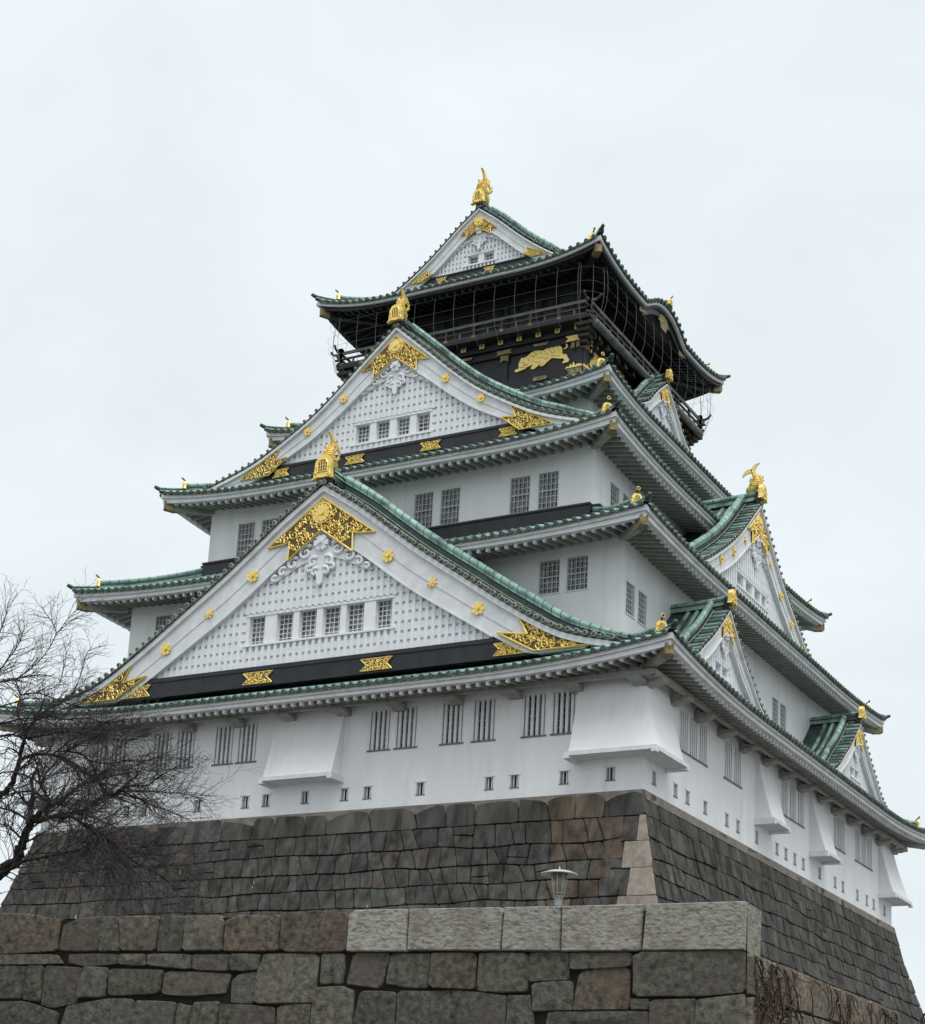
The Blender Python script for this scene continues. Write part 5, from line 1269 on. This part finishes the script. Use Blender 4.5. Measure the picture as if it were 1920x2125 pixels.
def cr_path(q, per=4):
    P = [Vector(p[:3]) for p in q]; r = [p[3] for p in q]
    P = [P[0] * 2 - P[1]] + P + [P[-1] * 2 - P[-2]]; r = [r[0]] + r + [r[-1]]; o = []; ro = []
    for i in range(1, len(P) - 2):
        for k in range(per):
            t = k / per; a, b, c, e = P[i - 1:i + 3]
            o.append(.5 * (2 * b + (c - a) * t + (2 * a - 5 * b + 4 * c - e) * t * t + (3 * b - a - 3 * c + e) * t ** 3)); ro.append(lerp(r[i], r[i + 1], t))
    o.append(P[-2]); ro.append(r[-2]); return o, ro
rnd = random.Random(21)
tw1 = MB(); tw2 = MB()
def sub(p): return tuple(p - OFF)
def twig(mb, p, d, L, r, lev):
    """crooked shoot that forks as it goes, finer at every fork"""
    n = max(4, int(L / (.10 if lev > 1 else .13))); st = L / n; pts = [p]; dd = d.copy(); kids = []
    cur = Vector((rnd.gauss(0, 1), rnd.gauss(0, 1), rnd.gauss(0, 1))) * .07
    for i in range(n):
        dd = (dd + cur + Vector((rnd.gauss(0, 1), rnd.gauss(0, 1), rnd.gauss(0, 1))) * .125 + RV * .012 + UV * (.012 if lev < 2 else -.004)).normalized()
        pts.append(pts[-1] + dd * st)
        if i > 0: kids.append((pts[-1], dd.copy(), i / n))
    mb.tube([sub(q) for q in pts], [lerp(r, r * .35, i / n) for i in range(n + 1)], 'twig', 3 if lev > 1 else 4, False)
    if lev < 4:
        for q, dk, f in kids:
            for _ in range(1):
                if rnd.random() < (.92 if lev < 2 else (.66 if lev < 3 else .4)):
                    ax = FV * rnd.choice((-1, 1)) + Vector((rnd.gauss(0, .5), rnd.gauss(0, .5), rnd.gauss(0, .5)))
                    nd = (Matrix.Rotation(R(rnd.uniform(22, 52)), 3, ax.normalized()) @ dk).normalized()
                    L2 = L * rnd.uniform(.34, .66) * (1 - .35 * f)
                    if L2 > .13: twig(tw2 if lev >= 1 else mb, q, nd, L2, max(r * .62, 0.0046 if lev < 2 else .0036), lev + 1)
tm = MB()
for nm, q in LIMBS:
    o, ro = cr_path(q)
    o = [p + Vector((rnd.gauss(0, 1), rnd.gauss(0, 1), rnd.gauss(0, 1))) * ro[i] * .25 for i, p in enumerate(o)]
    if nm == 'trunk':
        tm.tube([sub(p) for p in o], ro, 'bark', 10); tm.build('trunk', tree)
    else:
        lb = MB(); lb.tube([sub(p) for p in o], ro, 'bark', 7); lb.build('limb', tree)
    total = sum((o[i + 1] - o[i]).length for i in range(len(o) - 1))
    acc = rnd.uniform(0, .1)
    for i in range(3 if nm == 'trunk' else 1, len(o) - 1):
        d = (o[i + 1] - o[i]); l = d.length
        if nm == 'trunk' and i < len(o) * .72: continue
        acc += l
        while acc > .055:
            acc -= .055
            f = i / len(o)
            if f < .5 and nm != 'trunk' and rnd.random() < .35: continue
            ax = FV * rnd.choice((-1, 1)) + Vector((rnd.gauss(0, .45), rnd.gauss(0, .45), rnd.gauss(0, .45)))
            nd = (Matrix.Rotation(R(rnd.uniform(20, 62)), 3, ax.normalized()) @ d.normalized())
            nd = (nd + RV * .28 + UV * rnd.uniform(-.05, .22)).normalized()
            L0 = min(2.1, max(.6, total * rnd.uniform(.2, .62))) * (1 - .25 * f)
            twig(tw1, o[i], nd, L0, max(.0065, min(ro[i] * .6, rnd.uniform(.007, .019))), 1)
    e = (o[-1] - o[-3]).normalized(); twig(tw1, o[-1], e, min(1.0, total * .3), ro[-1], 1)
print('TWIGS', len(tw1.v), len(tw2.v)); tw1.build('branches', tree); tw2.build('twigs', tree)

# ------------------------------------------------------------------ dry creeper on the return face of the wall
vn = empty('dry_creeper', (33.2, -52.5, -17.5), label='withered brown creeper climbing the right face of the retaining wall', category='creeper')
rnd = random.Random(77)
vs_ = MB(lambda x, y, z: (x - 33.2, y + 52.5, z + 17.5)); lf = MB(lambda x, y, z: (x - 33.2, y + 52.5, z + 17.5))
def vx(z): return 33.20 + (-11.75 - z) * .05
for i in range(110):
    if i < 40:
        y = rnd.uniform(-52.75, -52.1); z = rnd.uniform(-14.6, -12.6); a = rnd.uniform(.3, 1.5)
    else:
        y = rnd.uniform(-52.4, -44.2); z = rnd.uniform(-14.8, -12.2); a = rnd.uniform(-.3, 3.2)
    pts = []; n = rnd.randint(8, 22)
    for k in range(n):
        pts.append((vx(z) + rnd.uniform(.0, .05), y, z)); a += rnd.gauss(0, .28)
        y += math.cos(a) * .13; z += math.sin(a) * .13
        if z > -11.85: a = -abs(a) * .4; z = -11.85
        y = min(max(y, -52.76), -43.8)
        for _ in range(1):
            if rnd.random() < .4:
                ly, lz = y + rnd.gauss(0, .09), min(z + rnd.gauss(0, .09), -11.8); s = rnd.uniform(.018, .045); b = rnd.uniform(0, 6.28); x = vx(lz) + rnd.uniform(.02, .09)
                lf.add([(x, ly + s * math.cos(b), lz + s * math.sin(b)), (x + rnd.uniform(-.02, .03), ly - s * .6 * math.sin(b), lz + s * .6 * math.cos(b)), (x, ly - s * math.cos(b), lz - s * math.sin(b)), (x + rnd.uniform(-.02, .03), ly + s * .6 * math.sin(b), lz - s * .6 * math.cos(b))], [(0, 1, 2, 3)], 'leaf')
    vs_.tube(pts, [lerp(.016, .005, k / n) * (1.8 if i < 40 else 1.1) for k in range(n)], 'vine', 4, False)
vs_.build('stems', vn); lf.build('withered_leaves', vn)
